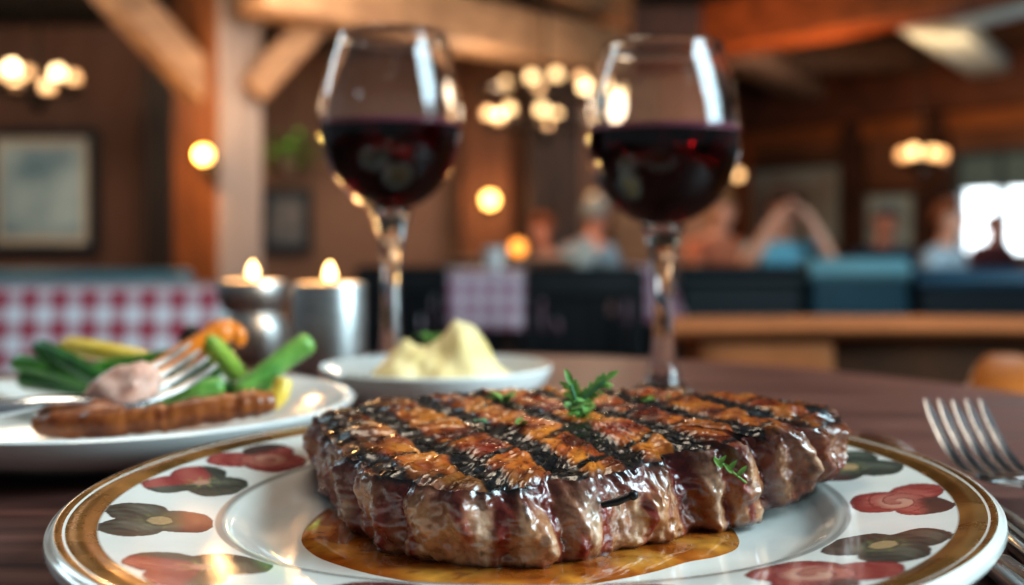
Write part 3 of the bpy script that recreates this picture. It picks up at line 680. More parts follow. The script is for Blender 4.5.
for px, py, ty, _ in motif_px:
    g = G(px, py, .0205); u, v = unstretch(g.x-PC.x, g.y-PC.y); motifs.append([math.atan2(v, u), ty, math.hypot(u, v)])
angs = sorted(m[0] for m in motifs)
for i in range(len(angs)):                             # carry the wreath on around the hidden part of the rim
    a0, a1 = angs[i], angs[(i+1) % len(angs)]+(2*PI if i == len(angs)-1 else 0)
    k = int(round((a1-a0)/.44))
    for j in range(1, k): motifs.append([a0+(a1-a0)*j/k, ('red', 'dark', 'mix')[(i+j) % 3], .81])
CREAM = hexc('e6e2da'); DK = hexc('3b403c'); DK2 = hexc('76786a'); RED = hexc('95403f'); ROSE = hexc('c27468'); PINK = hexc('cf9a86'); YG = hexc('a3a35c'); MAR = hexc('6e2a30')
def ell(a, b, ca, cb, ra, rb, rot=0):
    a -= ca; b -= cb; c, s = math.cos(rot), math.sin(rot); a, b = a*c+b*s, -a*s+b*c
    return 1-math.sqrt((a/ra)**2+(b/rb)**2)
def motif_col(ty, a, b, sd=0.0):
    """a radial (outward +), b tangential, both about -1..1; None outside the painted shape"""
    w = .05*math.sin(7*a+4*b+sd)+.04*math.sin(11*b-3*a+2*sd)
    sk = .25*math.sin(sd*5)
    l1 = ell(a, b, .42, .40+.1*sk, .60, .50, .5)+w*.6; l2 = ell(a, b, .36+sk*.3, -.40, .62, .52, -.45)+w*.6
    l3 = ell(a, b, -.40, .12*math.sin(sd*3), .66, .62)+w*.6; l4 = ell(a, b, 0, 0, .55, .55)
    d = max(l1, l2, l3, l4)
    if d < 0: return None
    rr = math.hypot(a+.05, b); an = math.atan2(b, a+.05)
    lit = .5+.5*math.sin(6*b+5*a*a+sd); vein = abs(math.sin(3.5*an+2.5*rr+sd))
    fine = .5+.5*math.sin(26*b+9*a+4*math.sin(5*a+sd))
    if ty == 'dark':
        c = mix3(DK, DK2, ss(.05, .5, d)*.5*lit+.25*fine)
        c = mix3(c, MAR, .8*ss(-.25, -.6, a)*ss(.2, .8, .5+.5*math.sin(sd*9)+.2))
        if rr < .55: c = mix3(c, YG, ss(.52, .1, rr)*(.15+.85*ss(.45, .1, vein)))
        if rr < .26: c = mix3(c, mix3(YG, PINK, .6), .75*ss(.27, .18, rr))
        if abs(rr-.27) < .03: c = mix3(c, DK, .7)
    elif ty == 'red':
        c = mix3(RED, ROSE, ss(.03, .45, d)*.55*lit+.25*fine); sp = math.sin(an+11*rr)
        if rr < .55: c = mix3(c, PINK, ss(.55, .25, rr)*(.35+.65*ss(-.2, .5, sp)))
        if .12 < rr < .7 and abs(sp) < .2: c = mix3(c, MAR, .65)
        if l2 >= d-.08 and a > .15: c = mix3(c, DK, .85*ss(.2, .55, a))
        c = mix3(c, MAR, .5*ss(-.5, -.9, a))
    else:
        q = a-.15-.5*b*b+.25*math.sin(3*b+sd)
        c = mix3(mix3(DK, DK2, .5*lit*ss(.05, .5, d)+.25*fine), mix3(RED, ROSE, .5*lit), ss(-.1, .12, q))
        if rr < .5: c = mix3(c, YG, .9*ss(.5, .1, rr)*ss(.5, .1, vein))
        if rr < .2: c = mix3(c, PINK, .7*ss(.2, .12, rr))
    return mix3(c, DK, .55*ss(.10, .0, d))
plate = thing('dinner_plate', 'large cream dinner plate with gilt rim and painted red and green flowers under the steak', 'plate', (PC.x, PC.y, 0))
nA = 1260; rs = [r for r, z in PROF]+[.70+.003*k for k in range(1, 70)]+[.912, .918, .925, .932, .940, .948, .955, .960, .965, .968, .970, .975, .980, .984, .988, .993, .997, 1.0]
zs = []
for r in rs:
    if r <= .70:
        for (r0, z0), (r1, z1) in zip(PROF, PROF[1:]):
            if r0 <= r <= r1: zs.append(z0+(z1-z0)*(r-r0)/(r1-r0)); break
    elif r <= .965: zs.append(rimz(r)+(.0006*math.sin(ss(.912, .965, r)*PI) if r > .912 else 0))
    else: zs.append(rimz(.965)+.0006*ss(.965, .98, r)+ (-.0016*ss(.985, 1.0, r)))
motifs_s = sorted(motifs)
b = MB(); cols = []
b.v.append(Vector((PC.x, PC.y, zs[0]))); cols.append(CREAM)
import bisect
for i in range(1, len(rs)):
    r = rs[i]
    for k in range(nA):
        a = 2*PI*k/nA-PI; rw = warp(r, a); x, y = stretch(rw*math.cos(a), rw*math.sin(a)); b.v.append(Vector((PC.x+x, PC.y+y, zs[i])))
        c = CREAM
        if .702 < r < .913:
            for ma, ty, mr in motifs_s:
                da = (a-ma+PI) % (2*PI)-PI
                if abs(da) < .30:
                    q = motif_col(ty, (r-.807)/.104, da*r/.142, ma*7)
                    if q: c = q; break
        if .683 < r < .6955: c = mix3(CREAM, DK, .65)
        if .909 < r < .9125: c = mix3(CREAM, hexc('5a4028'), .7)
        cols.append(c)
for k in range(nA): b.f.append((0, 1+k, 1+(k+1) % nA)); b.mi.append(0)
for i in range(1, len(rs)-1):
    mi = 1 if (.911 < (rs[i]+rs[i+1])/2 < .966 or .972 < (rs[i]+rs[i+1])/2 < .985) else 0
    o = 1+(i-1)*nA
    for k in range(nA): b.f.append((o+k, o+nA+k, o+nA+(k+1) % nA, o+(k+1) % nA)); b.mi.append(mi)
# underside
under = [(1.0, zs[-1]), (1.002, .0205), (.995, .0185), (.9, .0150), (.72, .0100), (.62, .0045), (.56, .0015), (.55, .0), (.52, .0), (.51, .004), (0, .004)]
last = 1+(len(rs)-2)*nA
prev = list(range(last, last+nA))
for r, z in under[1:-1]:
    cur = []
    for k in range(nA):
        a = 2*PI*k/nA-PI; x, y = stretch(r*math.cos(a), r*math.sin(a)); cur.append(len(b.v)); b.v.append(Vector((PC.x+x, PC.y+y, z))); cols.append(CREAM)
    for k in range(nA): b.f.append((prev[k], cur[k], cur[(k+1) % nA], prev[(k+1) % nA])); b.mi.append(0)
    prev = cur
b.f.append(tuple(prev)[::-1]); b.mi.append(0)
# plate as an Empty-free single mesh
bpy.data.objects.remove(plate)
pl = b.build('dinner_plate', [M_GLAZE, M_GOLD], None, cols=cols, origin=(PC.x, PC.y, 0))
tag(pl, 'large cream dinner plate with gilt rim and painted red and green flowers under the steak', 'plate')

# ================================================================== juices in the well
SA = [(296,540),(306,522),(330,505),(370,490),(470,480),(600,480),(700,500),(735,528),(742,546),(722,556),(690,562),(660,571),(620,580),(560,590),(500,592),(440,588),(380,578),(335,566),(308,555)]
def cr_closed(pts, n):
    m = len(pts); out = []
    for i in range(n):
        u = i/n*m; k = int(u); f = u-k; p0, p1, p2, p3 = pts[(k-1) % m], pts[k % m], pts[(k+1) % m], pts[(k+2) % m]
        out.append(.5*((2*p1)+(p2-p0)*f+(2*p0-5*p1+4*p2-p3)*f*f+(3*p1-p0-3*p2+p3)*f**3))
    return out
zf = .0098
def in_well(g):
    u, v = unstretch(g.x-PC.x, g.y-PC.y); r = math.hypot(u, v)
    lim = .60*(1-kfront(math.atan2(v, u)))
    if r > lim: x, y = stretch(u/r*lim, v/r*lim); return Vector((PC.x+x, PC.y+y, 0))
    return Vector((g.x, g.y, 0))
ol = [in_well(v) for v in cr_closed([in_well(G(px, py, zf)) for px, py in SA], 160)]
cen = sum(ol, Vector())/len(ol); b = MB(); cols = []; NR = 26
b.v.append(Vector((cen.x, cen.y, zf+.0012))); cols.append(hexc('8a4a14'))
for i in range(1, NR+1):
    tt = i/NR
    for p in ol:
        q = cen.lerp(p, tt); wob = 1+.0*tt; n1 = nz(q.x*70, q.y*70, 3); n2 = nz(q.x*240, q.y*240, 5)
        z = zf+.0012*(1-ss(.88, 1, tt))-.0004*ss(.97, 1, tt)
        b.v.append(Vector((q.x, q.y, z)))
        c = mix3(hexc('a4551a'), hexc('c98a3a'), ss(-.3, .5, n1)); c = mix3(c, hexc('6e2c0c'), ss(.1, .5, n2)*.7)
        c = mix3(c, hexc('cfa05a'), .5*ss(.04, .12, q.x))
        cols.append(mix3(c, hexc('8c4a1a'), ss(.9, 1, tt)*.5))
n = len(ol)
for k in range(n): b.f.append((0, 1+k, 1+(k+1) % n)); b.mi.append(0)
for i in range(NR-1):
    for k in range(n): o = 1+i*n; b.f.append((o+k, o+n+k, o+n+(k+1) % n, o+(k+1) % n)); b.mi.append(0)
M_JUICE = mat('meat_juice', (1, 1, 1), .08, noise_amt=.25, scale=160, attr='Col', coat=.6, bump=.05, bscale=90)
tag(b.build('meat_juice', M_JUICE, None, cols=cols), 'pool of orange-brown meat juice in the well around the steak', 'sauce')

# ================================================================== the steak
TOP = [(309,417,.0365),(324,438,.0355),(355,465,.0345),(405,485,.0338),(462,493,.0333),(519,491,.0333),(575,482,.0342),(630,472,.035),(668,463,.036),(692,456,.037),(745,446,.039),(766,440,.040),(808,432,.0415),
       (840,420,.040),(838,409,.042),(802,400,.0425),(740,396,.0425),(660,392,.0425),(580,389,.042),(500,390,.041),(420,396,.040),(350,405,.038)]
BOT = [(322,478,.0115),(338,510,.0108),(362,541,.0105),(412,561,.0105),(470,568,.0105),(530,569,.0105),(585,562,.0105),(640,548,.0105),(678,541,.0105),(713,535,.0105),(752,524,.012),(777,511,.0135),(815,492,.018),(838,472,.023)]
topw = [G(x, y, z) for x, y, z in TOP]; botw = [G(x, y, z) for x, y, z in BOT]
cs = sum(topw, Vector())/len(topw)
for i in range(len(BOT), len(TOP)):
    p = topw[i].copy(); q = cs+(p-cs)*.94; u, v = unstretch(q.x-PC.x, q.y-PC.y); botw.append(Vector((q.x, q.y, .012 if math.hypot(u, v) < .62 else .019)))
NU = 620
Tc, Bc = cr_closed(topw, NU), cr_closed(botw, NU)
CREASE = [(352,.0022,.0035),(397,.0030,.003),(436,.0015,.003),(505,.0016,.004),(556,.0028,.0035),(612,.0018,.004),(684,.0080,.0042),(722,.0018,.003),(763,.0065,.0036),(790,.0022,.003),(814,.0040,.003),(833,.0025,.002)]
cre = []
for px, dep, wid in CREASE:                            # crease places measured along the front outline
    best = min(range(NU), key=lambda k: abs(CX+F*Tc[k].x/Tc[k].y-px)+(1000 if Tc[k].y > cs.y else 0)); cre.append((best, dep, wid))
arc = [0.0]
for k in range(NU): arc.append(arc[-1]+(Tc[(k+1) % NU]-Tc[k]).length)
LT = arc[-1]
nA2 = Vector((.9, .436)); nB2 = Vector((-.76, .65))
def lines(x, y):
    """char strength of the two grill directions at a point of the top"""
    w = .0016*nz(x*60, y*60, 1)+.0008*nz(x*170, y*170, 2)
    da = (nA2.x*x+nA2.y*y-.1112+w+.003*nz(x*14, y*14, 9)); da = abs((da/.0232+.5) % 1-.5)*.0232
    db = (nB2.x*x+nB2.y*y-.2510+w); db = abs((db/.0255+.5) % 1-.5)*.0255
    na = .5+.5*nz(x*110, y*110, 4)
    return 1-ss(.0026+.0008*na, .0054+.0012*na, da), (1-ss(.0008, .0028, db))*(.78+.40*nz(x*40, y*40, 6))
CHAR = (.010, .008, .0075); ORG = hexc('c4742a'); RUS = hexc('96421c'); DRB = hexc('511d0e'); TAN = hexc('c08e58')
def top_col(x, y, edge):
    la, lb = lines(x, y); n1 = fbm(x*55, y*55, 1); n2 = nz(x*260, y*260, 3); n3 = fbm(x*140, y*140, 8)
    c = mix3(RUS, ORG, ss(-.35, .45, n1+.25*n3)); c = mix3(c, TAN, .55*ss(.15, .6, n3)*ss(.38, .46, y)); c = mix3(c, DRB, ss(.0, .55, -n1+.3*n2))  # tan towards the back paints grazing daylight
    c = mix3(c, hexc('8e2c18'), .5*ss(.1, .5, nz(x*45, y*45, 21)))
    c = mix3(c, DRB, .75*ss(.03, .10, x)*(.6+.4*n1))
    g = min(1, max(la, lb))
    soft = min(1, la*.6+lb*.5)
    c = mix3(c, DRB, soft*.8); c = mix3(c, CHAR, ss(.35, .85, g+.18*n2))
    spk = ss(.42, .6, nz(x*420, y*420, 7)); c = mix3(c, CHAR, spk*.7)
    e = ss(.86, .98, edge)*ss(-.3, .3, nz(x*50, y*50, 12)+.15)
    lf = max(ss(-.028, -.06, x), ss(.34, .315, y)*ss(.03, -.01, x)*.8)
    c = mix3(c, CHAR, max(e*.6, lf*ss(.70, .88, edge+.05*n1)*.94))
    return c
def side_col(k, s, p, cr_):
    u = arc[k]; n1 = fbm(u*60, p.z*40, 2); n2 = fbm(u*190, p.z*45, 5); n3 = nz(u*420, p.z*160, 6)
    c = mix3(hexc('a8744e'), hexc('7a4028'), ss(-.3, .4, n1)); c = mix3(c, hexc('c29a78'), ss(.1, .6, n2)*.8); c = mix3(c, hexc('762a1e'), ss(.0, .45, -n2+.2*n1))
    c = mix3(c, hexc('7a2a28'), ss(.45, .1, s)*ss(-.1, .4, nz(u*80, 3, s*3))*.7)
    px = CX+F*p.x/p.y
    fat = math.exp(-((px-585)/32)**2)+.8*math.exp(-((px-478)/18)**2)+.7*math.exp(-((px-720)/22)**2)+.8*math.exp(-((px-800)/22)**2)
    c = mix3(c, hexc('bb9c88'), .5*min(1, fat)*ss(-.3, .4, n2))
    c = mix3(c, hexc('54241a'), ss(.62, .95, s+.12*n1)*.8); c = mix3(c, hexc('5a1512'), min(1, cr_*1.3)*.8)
    c = mix3(c, hexc('7a4526'), .5*ss(740, 800, px)*ss(-.2, .4, n1))
    c = mix3(c, CHAR, ss(.47, .62, n3+.12*n1)*.55); c = mix3(c, CHAR, ss(.88, 1.0, s)*ss(-.1, .35, n1+ (.35 if px < 400 else 0)))
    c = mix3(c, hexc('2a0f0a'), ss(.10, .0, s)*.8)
    return c
b = MB(); cols = []; NS, NT = 56, 110
outw = []
for k in range(NU):
    tn = (Tc[(k+1) % NU]-Tc[k-1]); outw.append(Vector((tn.y, -tn.x, 0)).normalized())
if (outw[0].dot(Vector((Tc[0].x-cs.x, Tc[0].y-cs.y, 0)))) < 0: outw = [-o for o in outw]
def crease_at(k):
    tot = 0; w_ = 0
    for kk, dep, wid in cre:
        dd = abs(arc[k]-arc[kk]); dd = min(dd, LT-dd); g = math.exp(-(dd/wid)**2); tot += dep*g; w_ = max(w_, g*min(1, dep/.005))
    return tot, w_
crz = [crease_at(k) for k in range(NU)]
edge_pts = None
for j in range(NS+1):
    s = j/NS
    for k in range(NU):
        base = Bc[k].lerp(Tc[k], s); u = arc[k]; dep, cw = crz[k]
        bul = .0016*max(0, math.sin(PI*s))**.8-.0008*ss(.9, 1, s)-.0012*ss(.12, 0, s)-.0010+.0022*max(0, -outw[k].y)*ss(1, .7, s)
        lob = .0022*fbm(u*62, s*1.5, 4)+.0010*fbm(u*150, s*3.2, 7)+.0004*nz(u*420, s*8, 11)
        drag = .0012*math.sin(u*420+2.5*s+2*nz(u*60, s, 2))*ss(.0, .3, s)*ss(1, .7, s)*.5
        rag = .0012*fbm(u*130, 5, 5)*ss(.7, 1, s)
        p = base+outw[k]*(bul+(lob+drag)*1.5-dep*(.55+.45*ss(0, .35, s)))
        p.z += rag+.0008*ss(.6, 1, s)*nz(u*300, 1, 3)
        b.v.append(p); cols.append(side_col(k, s, p, cw))
for j in range(NS):
    for k in range(NU): b.f.append((j*NU+k, j*NU+(k+1) % NU, (j+1)*NU+(k+1) % NU, (j+1)*NU+k)); b.mi.append(0)
rim_ = [b.v[NS*NU+k].copy() for k in range(NU)]
ctr = Vector((cs.x, cs.y, .0415)); prev0 = NS*NU
for j in range(1, NT):
    tt = 1-(j/NT)**1.0
    for k in range(NU):
        p = ctr.lerp(rim_[k], tt); p.z = lerp(rim_[k].z, .0405, ss(0, 1, 1-tt))+.0016*ss(1, .93, tt)
        la, lb = lines(p.x, p.y); dep, cw = crz[k]
        p.z += .0011*fbm(p.x*60, p.y*60, 2)+.0006*fbm(p.x*190, p.y*190, 6)+.0003*nz(p.x*520, p.y*520, 3)-.0012*max(la, lb*.6)
        p.z -= .45*dep*ss(.84, 1, tt)
        b.v.append(p); cols.append(mix3(side_col(k, .93, p, cw*.6), top_col(p.x, p.y, tt), ss(.995, .95, tt+.03*nz(p.x*130, p.y*130, 1))))
    o = NS*NU+(j-1)*NU
    for k in range(NU): b.f.append((o+k, o+(k+1) % NU, o+NU+(k+1) % NU, o+NU+k)); b.mi.append(0)
ci = len(b.v); b.v.append(Vector((ctr.x, ctr.y, .0405+.0005))); cols.append(RUS); o = NS*NU+(NT-1)*NU
for k in range(NU): b.f.append((o+k, o+(k+1) % NU, ci)); b.mi.append(0)
b.f.append(tuple(range(NU))[::-1]); b.mi.append(0)
M_STEAK = mat('grilled_beef', (1, 1, 1), .30, noise_amt=.24, scale=300, attr='Col', bump=.42, bscale=190, coat=.4, rvar=.14, spec=.6)
steak = b.build('grilled_steak', M_STEAK, None, cols=cols)
for p_ in steak.data.polygons: pass
tag(steak, 'thick grilled steak with black crosshatched grill marks on the painted plate', 'steak')

# ---- herb sprigs on the steak
M_HERB = mat('herb_green', hexc('86b058'), .5, col2=hexc('4c7a32'), scale=200, noise_amt=.3)
M_HERBDK = mat('herb_blue_green', hexc('6a9a74'), .5, col2=hexc('3f7048'), scale=200)
def leaf(b, p, d, l, w, up=Vector((0,0,1)), curl=.2):
    d = Vector(d).normalized(); sd = d.cross(up)
    if sd.length < 1e-3: sd = Vector((1,0,0))
    sd.normalize(); nr = sd.cross(d); vs = []; fs = []; n = 5
    for i in range(n+1):
        t_ = i/n; ww = w*math.sin(PI*min(.97, t_*.9+.08))**.8*.5; c0 = p+d*l*t_-nr*curl*l*t_*t_
        vs += [c0-sd*ww+nr*ww*.4, c0, c0+sd*ww+nr*ww*.4]
    for i in range(n): fs += [(i*3, i*3+1, i*3+4, i*3+3), (i*3+1, i*3+2, i*3+5, i*3+4)]
    b.add(vs, fs)
zs_top = .0425
def surf(px, py):                                        # a point on the steak's top behind that pixel
    g = G(px, py, .041); return g
def sprig(label, px, py, stems, name='herb_sprig', leafm=M_HERB):
    g = surf(px, py); t = thing(name, label, 'herb', (g.x, g.y, g.z))
    bs, bl = MB(), MB()
    for path, kind in stems:
        pts = [Vector(q) for q in path]; bs.tube(pts, [.0006]*len(pts), 6)
        for i in range(len(pts)-1):
            for s_ in range(5 if kind == 'ros' else 4):
                q = pts[i].lerp(pts[i+1], s_/(5 if kind == 'ros' else 4)); tdir = (pts[i+1]-pts[i]).normalized()
                for sg in (-1, 1):
                    sd = tdir.cross(Vector((0, -.8, .6))).normalized()*sg
                    dd = tdir*.8+sd*random.uniform(.6, 1.1)+Vector((0, 0, random.uniform(-.3, .4)))
                    leaf(bl, q, dd, random.uniform(.0034, .0050), .0012, Vector((0, -.7, .7)))
        leaf(bl, pts[-1], pts[-1]-pts[-2], .006, .0025, Vector((0, -.7, .7)))
    return t, bs, bl, g
g = surf(578, 418)
D = g.y
def Q(px, py, dd=0): return P(px, py, D+dd)
t, bs, bl, g = sprig('bright green herb sprig standing upright on top of the steak', 578, 418,
    [([Q(581, 420), Q(578, 406), Q(574, 395), Q(571, 385)], 'ros'), ([Q(578, 406), Q(586, 397), Q(596, 389), Q(605, 381)], 'ros')])
for i in range(46):                                      # curly clump at the foot
    a = random.uniform(0, 2*PI); p0 = Q(579+random.uniform(-8, 8), 411+random.uniform(-8, 9), random.uniform(-.006, .004))
    leaf(bl, p0, Vector((math.cos(a), -.3+.5*math.sin(a), random.uniform(.1, 1))), .0036, .0022, Vector((0, -.6, .8)))
bs.build('stem', M_HERBDK, t); bl.build('leaves', M_HERB, t)
def tuft(label, px, py, nleaf, spread, l, name='herb_leaf', m=M_HERB, z=.041, elev=.5):
    g = G(px, py, z); b = MB()
    for i in range(nleaf):
        a = random.uniform(0, 2*PI); p0 = g+Vector((random.uniform(-spread, spread), random.uniform(-spread, spread)*.6, random.uniform(.0, .001)))
        leaf(b, p0, Vector((math.cos(a), math.sin(a), random.uniform(0, 1)*elev*2)), l, l*.5)
    return tag(b.build(name, m), label, 'herb')
tuft('small green leaf tuft on the steak left of the upright sprig', 504, 404, 7, .0015, .007, elev=1.0)
tuft('flat green herb clump on the far edge of the steak before the right glass', 652, 404, 30, .0055, .0055, 'herb_sprig')
tuft('grey-green herb fleck on a grill mark near the middle of the steak', 481, 422, 7, .003, .004, m=M_HERBDK, elev=.1)
tuft('tiny green herb fleck below the leaf tuft', 520, 426, 5, .0015, .0045, elev=.5)
# leaf on the side and the black clove-like bit
g = P(727, 470, .344); b = MB()
for i in range(5): leaf(b, g+Vector((.0016*(i-2), -.0005, .0008*(2-i))), Vector((.5*(-1)**i, -.25, .6)), .0042, .0016, Vector((0, -1, .2)))
b.tube([g+Vector((-.004, 0, .004)), g+Vector((.006, -.0003, -.004))], .0004, 6)
tag(b.build('herb_leaf', M_HERB), 'thin green herb sprig stuck on the right front side of the steak', 'herb')
g = P(617, 501, .3165); b = MB(); b.tube([g+Vector((-.0045, 0, -.0012)), g+Vector((0, -.0006, .0)), g+Vector((.0035, -.0006, .0014))], [.0009, .0012, .0010], 10); b.ball(g+Vector((.0046, -.0009, .0019)), .0015)
tag(b.build('burnt_clove', mat('burnt_clove', hexc('1c1614'), .4, noise_amt=.3, scale=300)), 'black burnt clove stuck in the front side of the steak', 'spice')

# ================================================================== wine glasses
def wine_glass(px, base_py, rim_py, wine_py, bowl_hw, rim_hw, label, wlabel, bot_py, stemtop_py):
    c = G(px, base_py, 0); d = c.y; k = d/F
    zr, zw, zb_ = zz(rim_py, d), zz(wine_py, d), zz(bot_py, d); rb, rr = bowl_hw*k, rim_hw*k; zbulge = zz(lerp(rim_py, bot_py, .47), d); zst = zz(stemtop_py, d)
    def outer(z):
        if z >= zbulge: t_ = (z-zbulge)/(zr-zbulge); return rb-(rb-rr)*(t_**1.7)
        t_ = (zbulge-z)/(zbulge-zb_); return max(.0062, rb*math.sqrt(max(0, 1-t_**2.15)))
    th_ = .0011; N = 46
    t = thing('wine_glass', label, 'wine glass', (c.x, c.y, 0))
    zl = [zb_+(zr-zb_)*(1-math.cos(PI*i/N/2)) if i < N/3 else 0 for i in range(0)]
    zo = [zb_+(zr-zb_)*(i/N)**1.5 for i in range(N+1)]
    prof = [(outer(z), z) for z in zo]
    zi = [max(zb_+.0045, z) for z in zo]
    inner = []
    for i in range(N, -1, -1):
        z = zb_+.0045+(zr-zb_-.0045)*(i/N)**1.5; r = outer(max(zb_, z-.0))-th_
        if z-zb_ < .03: r = min(r, rb*math.sqrt(max(0, 1-((zbulge-z)/(zbulge-zb_-.0042))**2.15))-th_*.6)
        inner.append((max(0, r), z))
    inner[-1] = (0, zb_+.0045)
    b = MB(); b.lathe([(0, zb_-.0045), (.0055, zb_-.003), (.0064, zb_-.001)]+prof[1:]+[(rr+.0005, zr-.0006), (rr+.0007, zr+.0003), (rr, zr+.0012), (rr-th_*.8, zr+.0009)]+inner, (c.x, c.y, 0), 72)
    b.build('bowl', M_GLASS, t)
    b = MB(); fr = .036
    sp = [(0, .0004), (fr-.001, .0004), (fr, .0011), (fr-.001, .0018), (.024, .0036), (.016, .0085), (.0115, .015), (.0088, .024), (.0070, .042), (.0062, zb_*.55), (.0066, zst-.022), (.0082, zst-.006), (.0105, lerp(zst, zb_, .5)), (.0150, zb_+.0002), (.008, zb_-.002), (0, zb_-.0045)]
    b.lathe(sp, (c.x, c.y, 0), 56); b.build('stem', M_GLASS, t); 
    # wine: follows the inner wall a hair outside it
    wi = sorted([(r+.00012 if r > 0 else 0, z-.00012) for r, z in inner if z < zw], key=lambda q: q[1])
    rw = outer(zw)-th_+.00012
    b = MB(); b.lathe(wi+[(rw, zw), (rw-.0012, zw-.0005), (rw*.9, zw-.0006), (0, zw-.0006)], (c.x, c.y, 0), 72)
    o = b.build('red_wine', M_WINE); tag(o, wlabel, 'wine')
    b = MB(); b.lathe([(rw+.00002, zw+.0001), (outer(zw+.0016)-th_, zw+.0016), (outer(zw+.0032)-th_-.0001, zw+.0032), (outer(zw+.0016)-th_-.0008, zw+.0012), (rw-.002, zw+.0001), (rw+.00002, zw+.0001)], (c.x, c.y, 0), 72)
    o['_b'] = tuple(o.location); b.build('meniscus', M_MENISCUS, o)['label'] = 'pink edge of the wine\'s surface'
    return c
wine_glass(663, 402, 47, 134, 77, 58, 'clear stemmed wine glass standing behind the right end of the steak', 'dark red wine half filling the right-hand glass behind the steak', 226, 250)
wine_glass(391, 387, 36, 128, 71, 54, 'clear stemmed wine glass standing behind the dish of mashed potato', 'dark red wine half filling the glass behind the mashed potato', 211, 235)

# ================================================================== candles
def candle(px, base_py, top_py, hw, label, wlabel, shape):
    c = G(px, base_py, 0); d = c.y; k = d/F; r = hw*k; h = zz(top_py, d)
    if shape == 'tin': pr = [(0, 0), (r*.98, 0), (r, .002), (r, h-.001), (r-.0006, h), (r-.0016, h-.001), (r-.0018, h-.006), (0, h-.006)]
    else: pr = [(0, 0), (r*.94, 0), (r*1.0, .003), (r*1.04, h*.30), (r*1.02, h*.44), (r*.90, h*.56), (r*.80, h*.62), (r*.86, h*.68), (r*.97, h*.78), (r*1.0, h*.86), (r*1.0, h-.001), (r*.985, h), (r*.95, h-.001), (r*.94, h-.006), (0, h-.006)]
    b = MB(); b.lathe(pr, (c.x, c.y, 0), 48); tag(b.build('candle_holder', M_PEWTER), label, 'candle holder')
    t = thing('candle', wlabel, 'candle', (c.x, c.y, h-.0058)); rw = r*.93-.0018
    b = MB(); b.lathe([(0, h-.0058), (rw, h-.0058), (rw, h-.0004), (rw*.9, h+.0006), (rw*.25, h-.0008), (0, h-.0008)], (c.x, c.y, 0), 40); b.build('wax', M_WAX, t)
    b = MB(); b.tube([(c.x, c.y, h-.005), (c.x+.0003, c.y, h+.001), (c.x+.0008, c.y, h+.004)], .0007, 6); b.build('wick', M_BLACKMETAL, t)
    b = MB(); f0 = h+.0015; b.lathe([(0, f0), (.0027, f0+.0016), (.0046, f0+.0044), (.0044, f0+.0072), (.0028, f0+.0108), (.0011, f0+.014), (0, f0+.0157)], (c.x+.0006, c.y, 0), 20); b.build('flame', M_FLAME, t)
    li = bpy.data.lights.new('candle_light', 'POINT'); li.energy = .16; li.color = (1, .55, .22); li.shadow_soft_size = .006
    lo = bpy.data.objects.new('candle_light', li); COL.objects.link(lo); lo.location = (c.x, c.y, f0+.032)
candle(329, 371, 283, 37, 'straight-sided brushed metal candle tin beside the mashed potato dish', 'lit cream candle in the straight-sided metal tin', 'tin')
candle(252, 361, 281, 34, 'waisted pewter candle holder at the back left beside the metal tin', 'lit cream candle in the waisted pewter holder', 'urn')

# ================================================================== mashed potato dish
DC = Vector((P(437, 0, .68).x, .68, 0)); DR = .0715; DZ = .0262
def dish(name, c, R, zr, label, foot, cat='plate', n=96, flat_=.62):
    b = MB()
    pr = [(0, .003), (foot*.9, .003), (foot*.93, 0), (foot, 0), (foot*1.05, .003), (R*.76, zr*.22), (R*.90, zr*.50), (R*.975, zr*.80), (R, zr), (R*.985, zr+.0012), (R*.955, zr+.0004), (R*.80, zr*.72+.001), (R*flat_, zr*.42), (R*flat_*.7, zr*.38), (0, zr*.37)]
    b.lathe(pr, (c.x, c.y, 0), n); return tag(b.build(name, M_WHITE), label, cat)
dish('side_dish', DC, DR, DZ, 'small white dish heaped with mashed potato between candle tin and steak', .034, 'dish')
b = MB(); vs = []; N1, N2 = 90, 46
cols = []
for j in range(N2+1):
    tt = j/N2
    for k in range(N1):
        a = 2*PI*k/N1; rx = .050*(1+.10*math.sin(2*a+.6)+.06*math.sin(3*a)); x = DC.x+.006+rx*tt*math.cos(a); y = DC.y+.041*tt*math.sin(a)
        u, v = (x-DC.x), (y-DC.y)
        hgt = .034*math.exp(-(((u-.016)/.020)**2+((v)/.026)**2))+.022*math.exp(-(((u+.022)/.018)**2+(v/.028)**2))+.008*(1-tt**2)
        hgt += (.0032*fbm(u*70, v*70, 2)+.0022*math.sin((u*.8+v*.5)*330+3*nz(u*40, v*40, 1))*.6)*ss(1, .7, tt)
        vs.append(Vector((x, y, DZ*.42+.0005+max(0, hgt)*ss(1, .84, tt))))
b.v = vs
for j in range(N2):
    for k in range(N1): b.f.append((j*N1+k, (j+1)*N1+k, (j+1)*N1+(k+1) % N1, j*N1+(k+1) % N1)); b.mi.append(0)
M_MASH = mat('mashed_potato', hexc('efd6a2'), .55, col2=hexc('dfc07e'), scale=60, bump=.3, bscale=220)
tag(b.build('mashed_potato', M_MASH), 'creamy mound of mashed potato in the small white dish', 'food')
b = MB(); g = P(431, 338, .70)
for i in range(14): leaf(b, g+Vector((random.uniform(-.006, .006), random.uniform(-.004, .004), random.uniform(-.006, .0))), Vector((random.uniform(-1, 1), random.uniform(-1, 1), random.uniform(0, 1))), .008, .005)
tag(b.build('herb_leaf', M_HERB), 'green herb garnish tucked behind the mashed potato', 'herb')

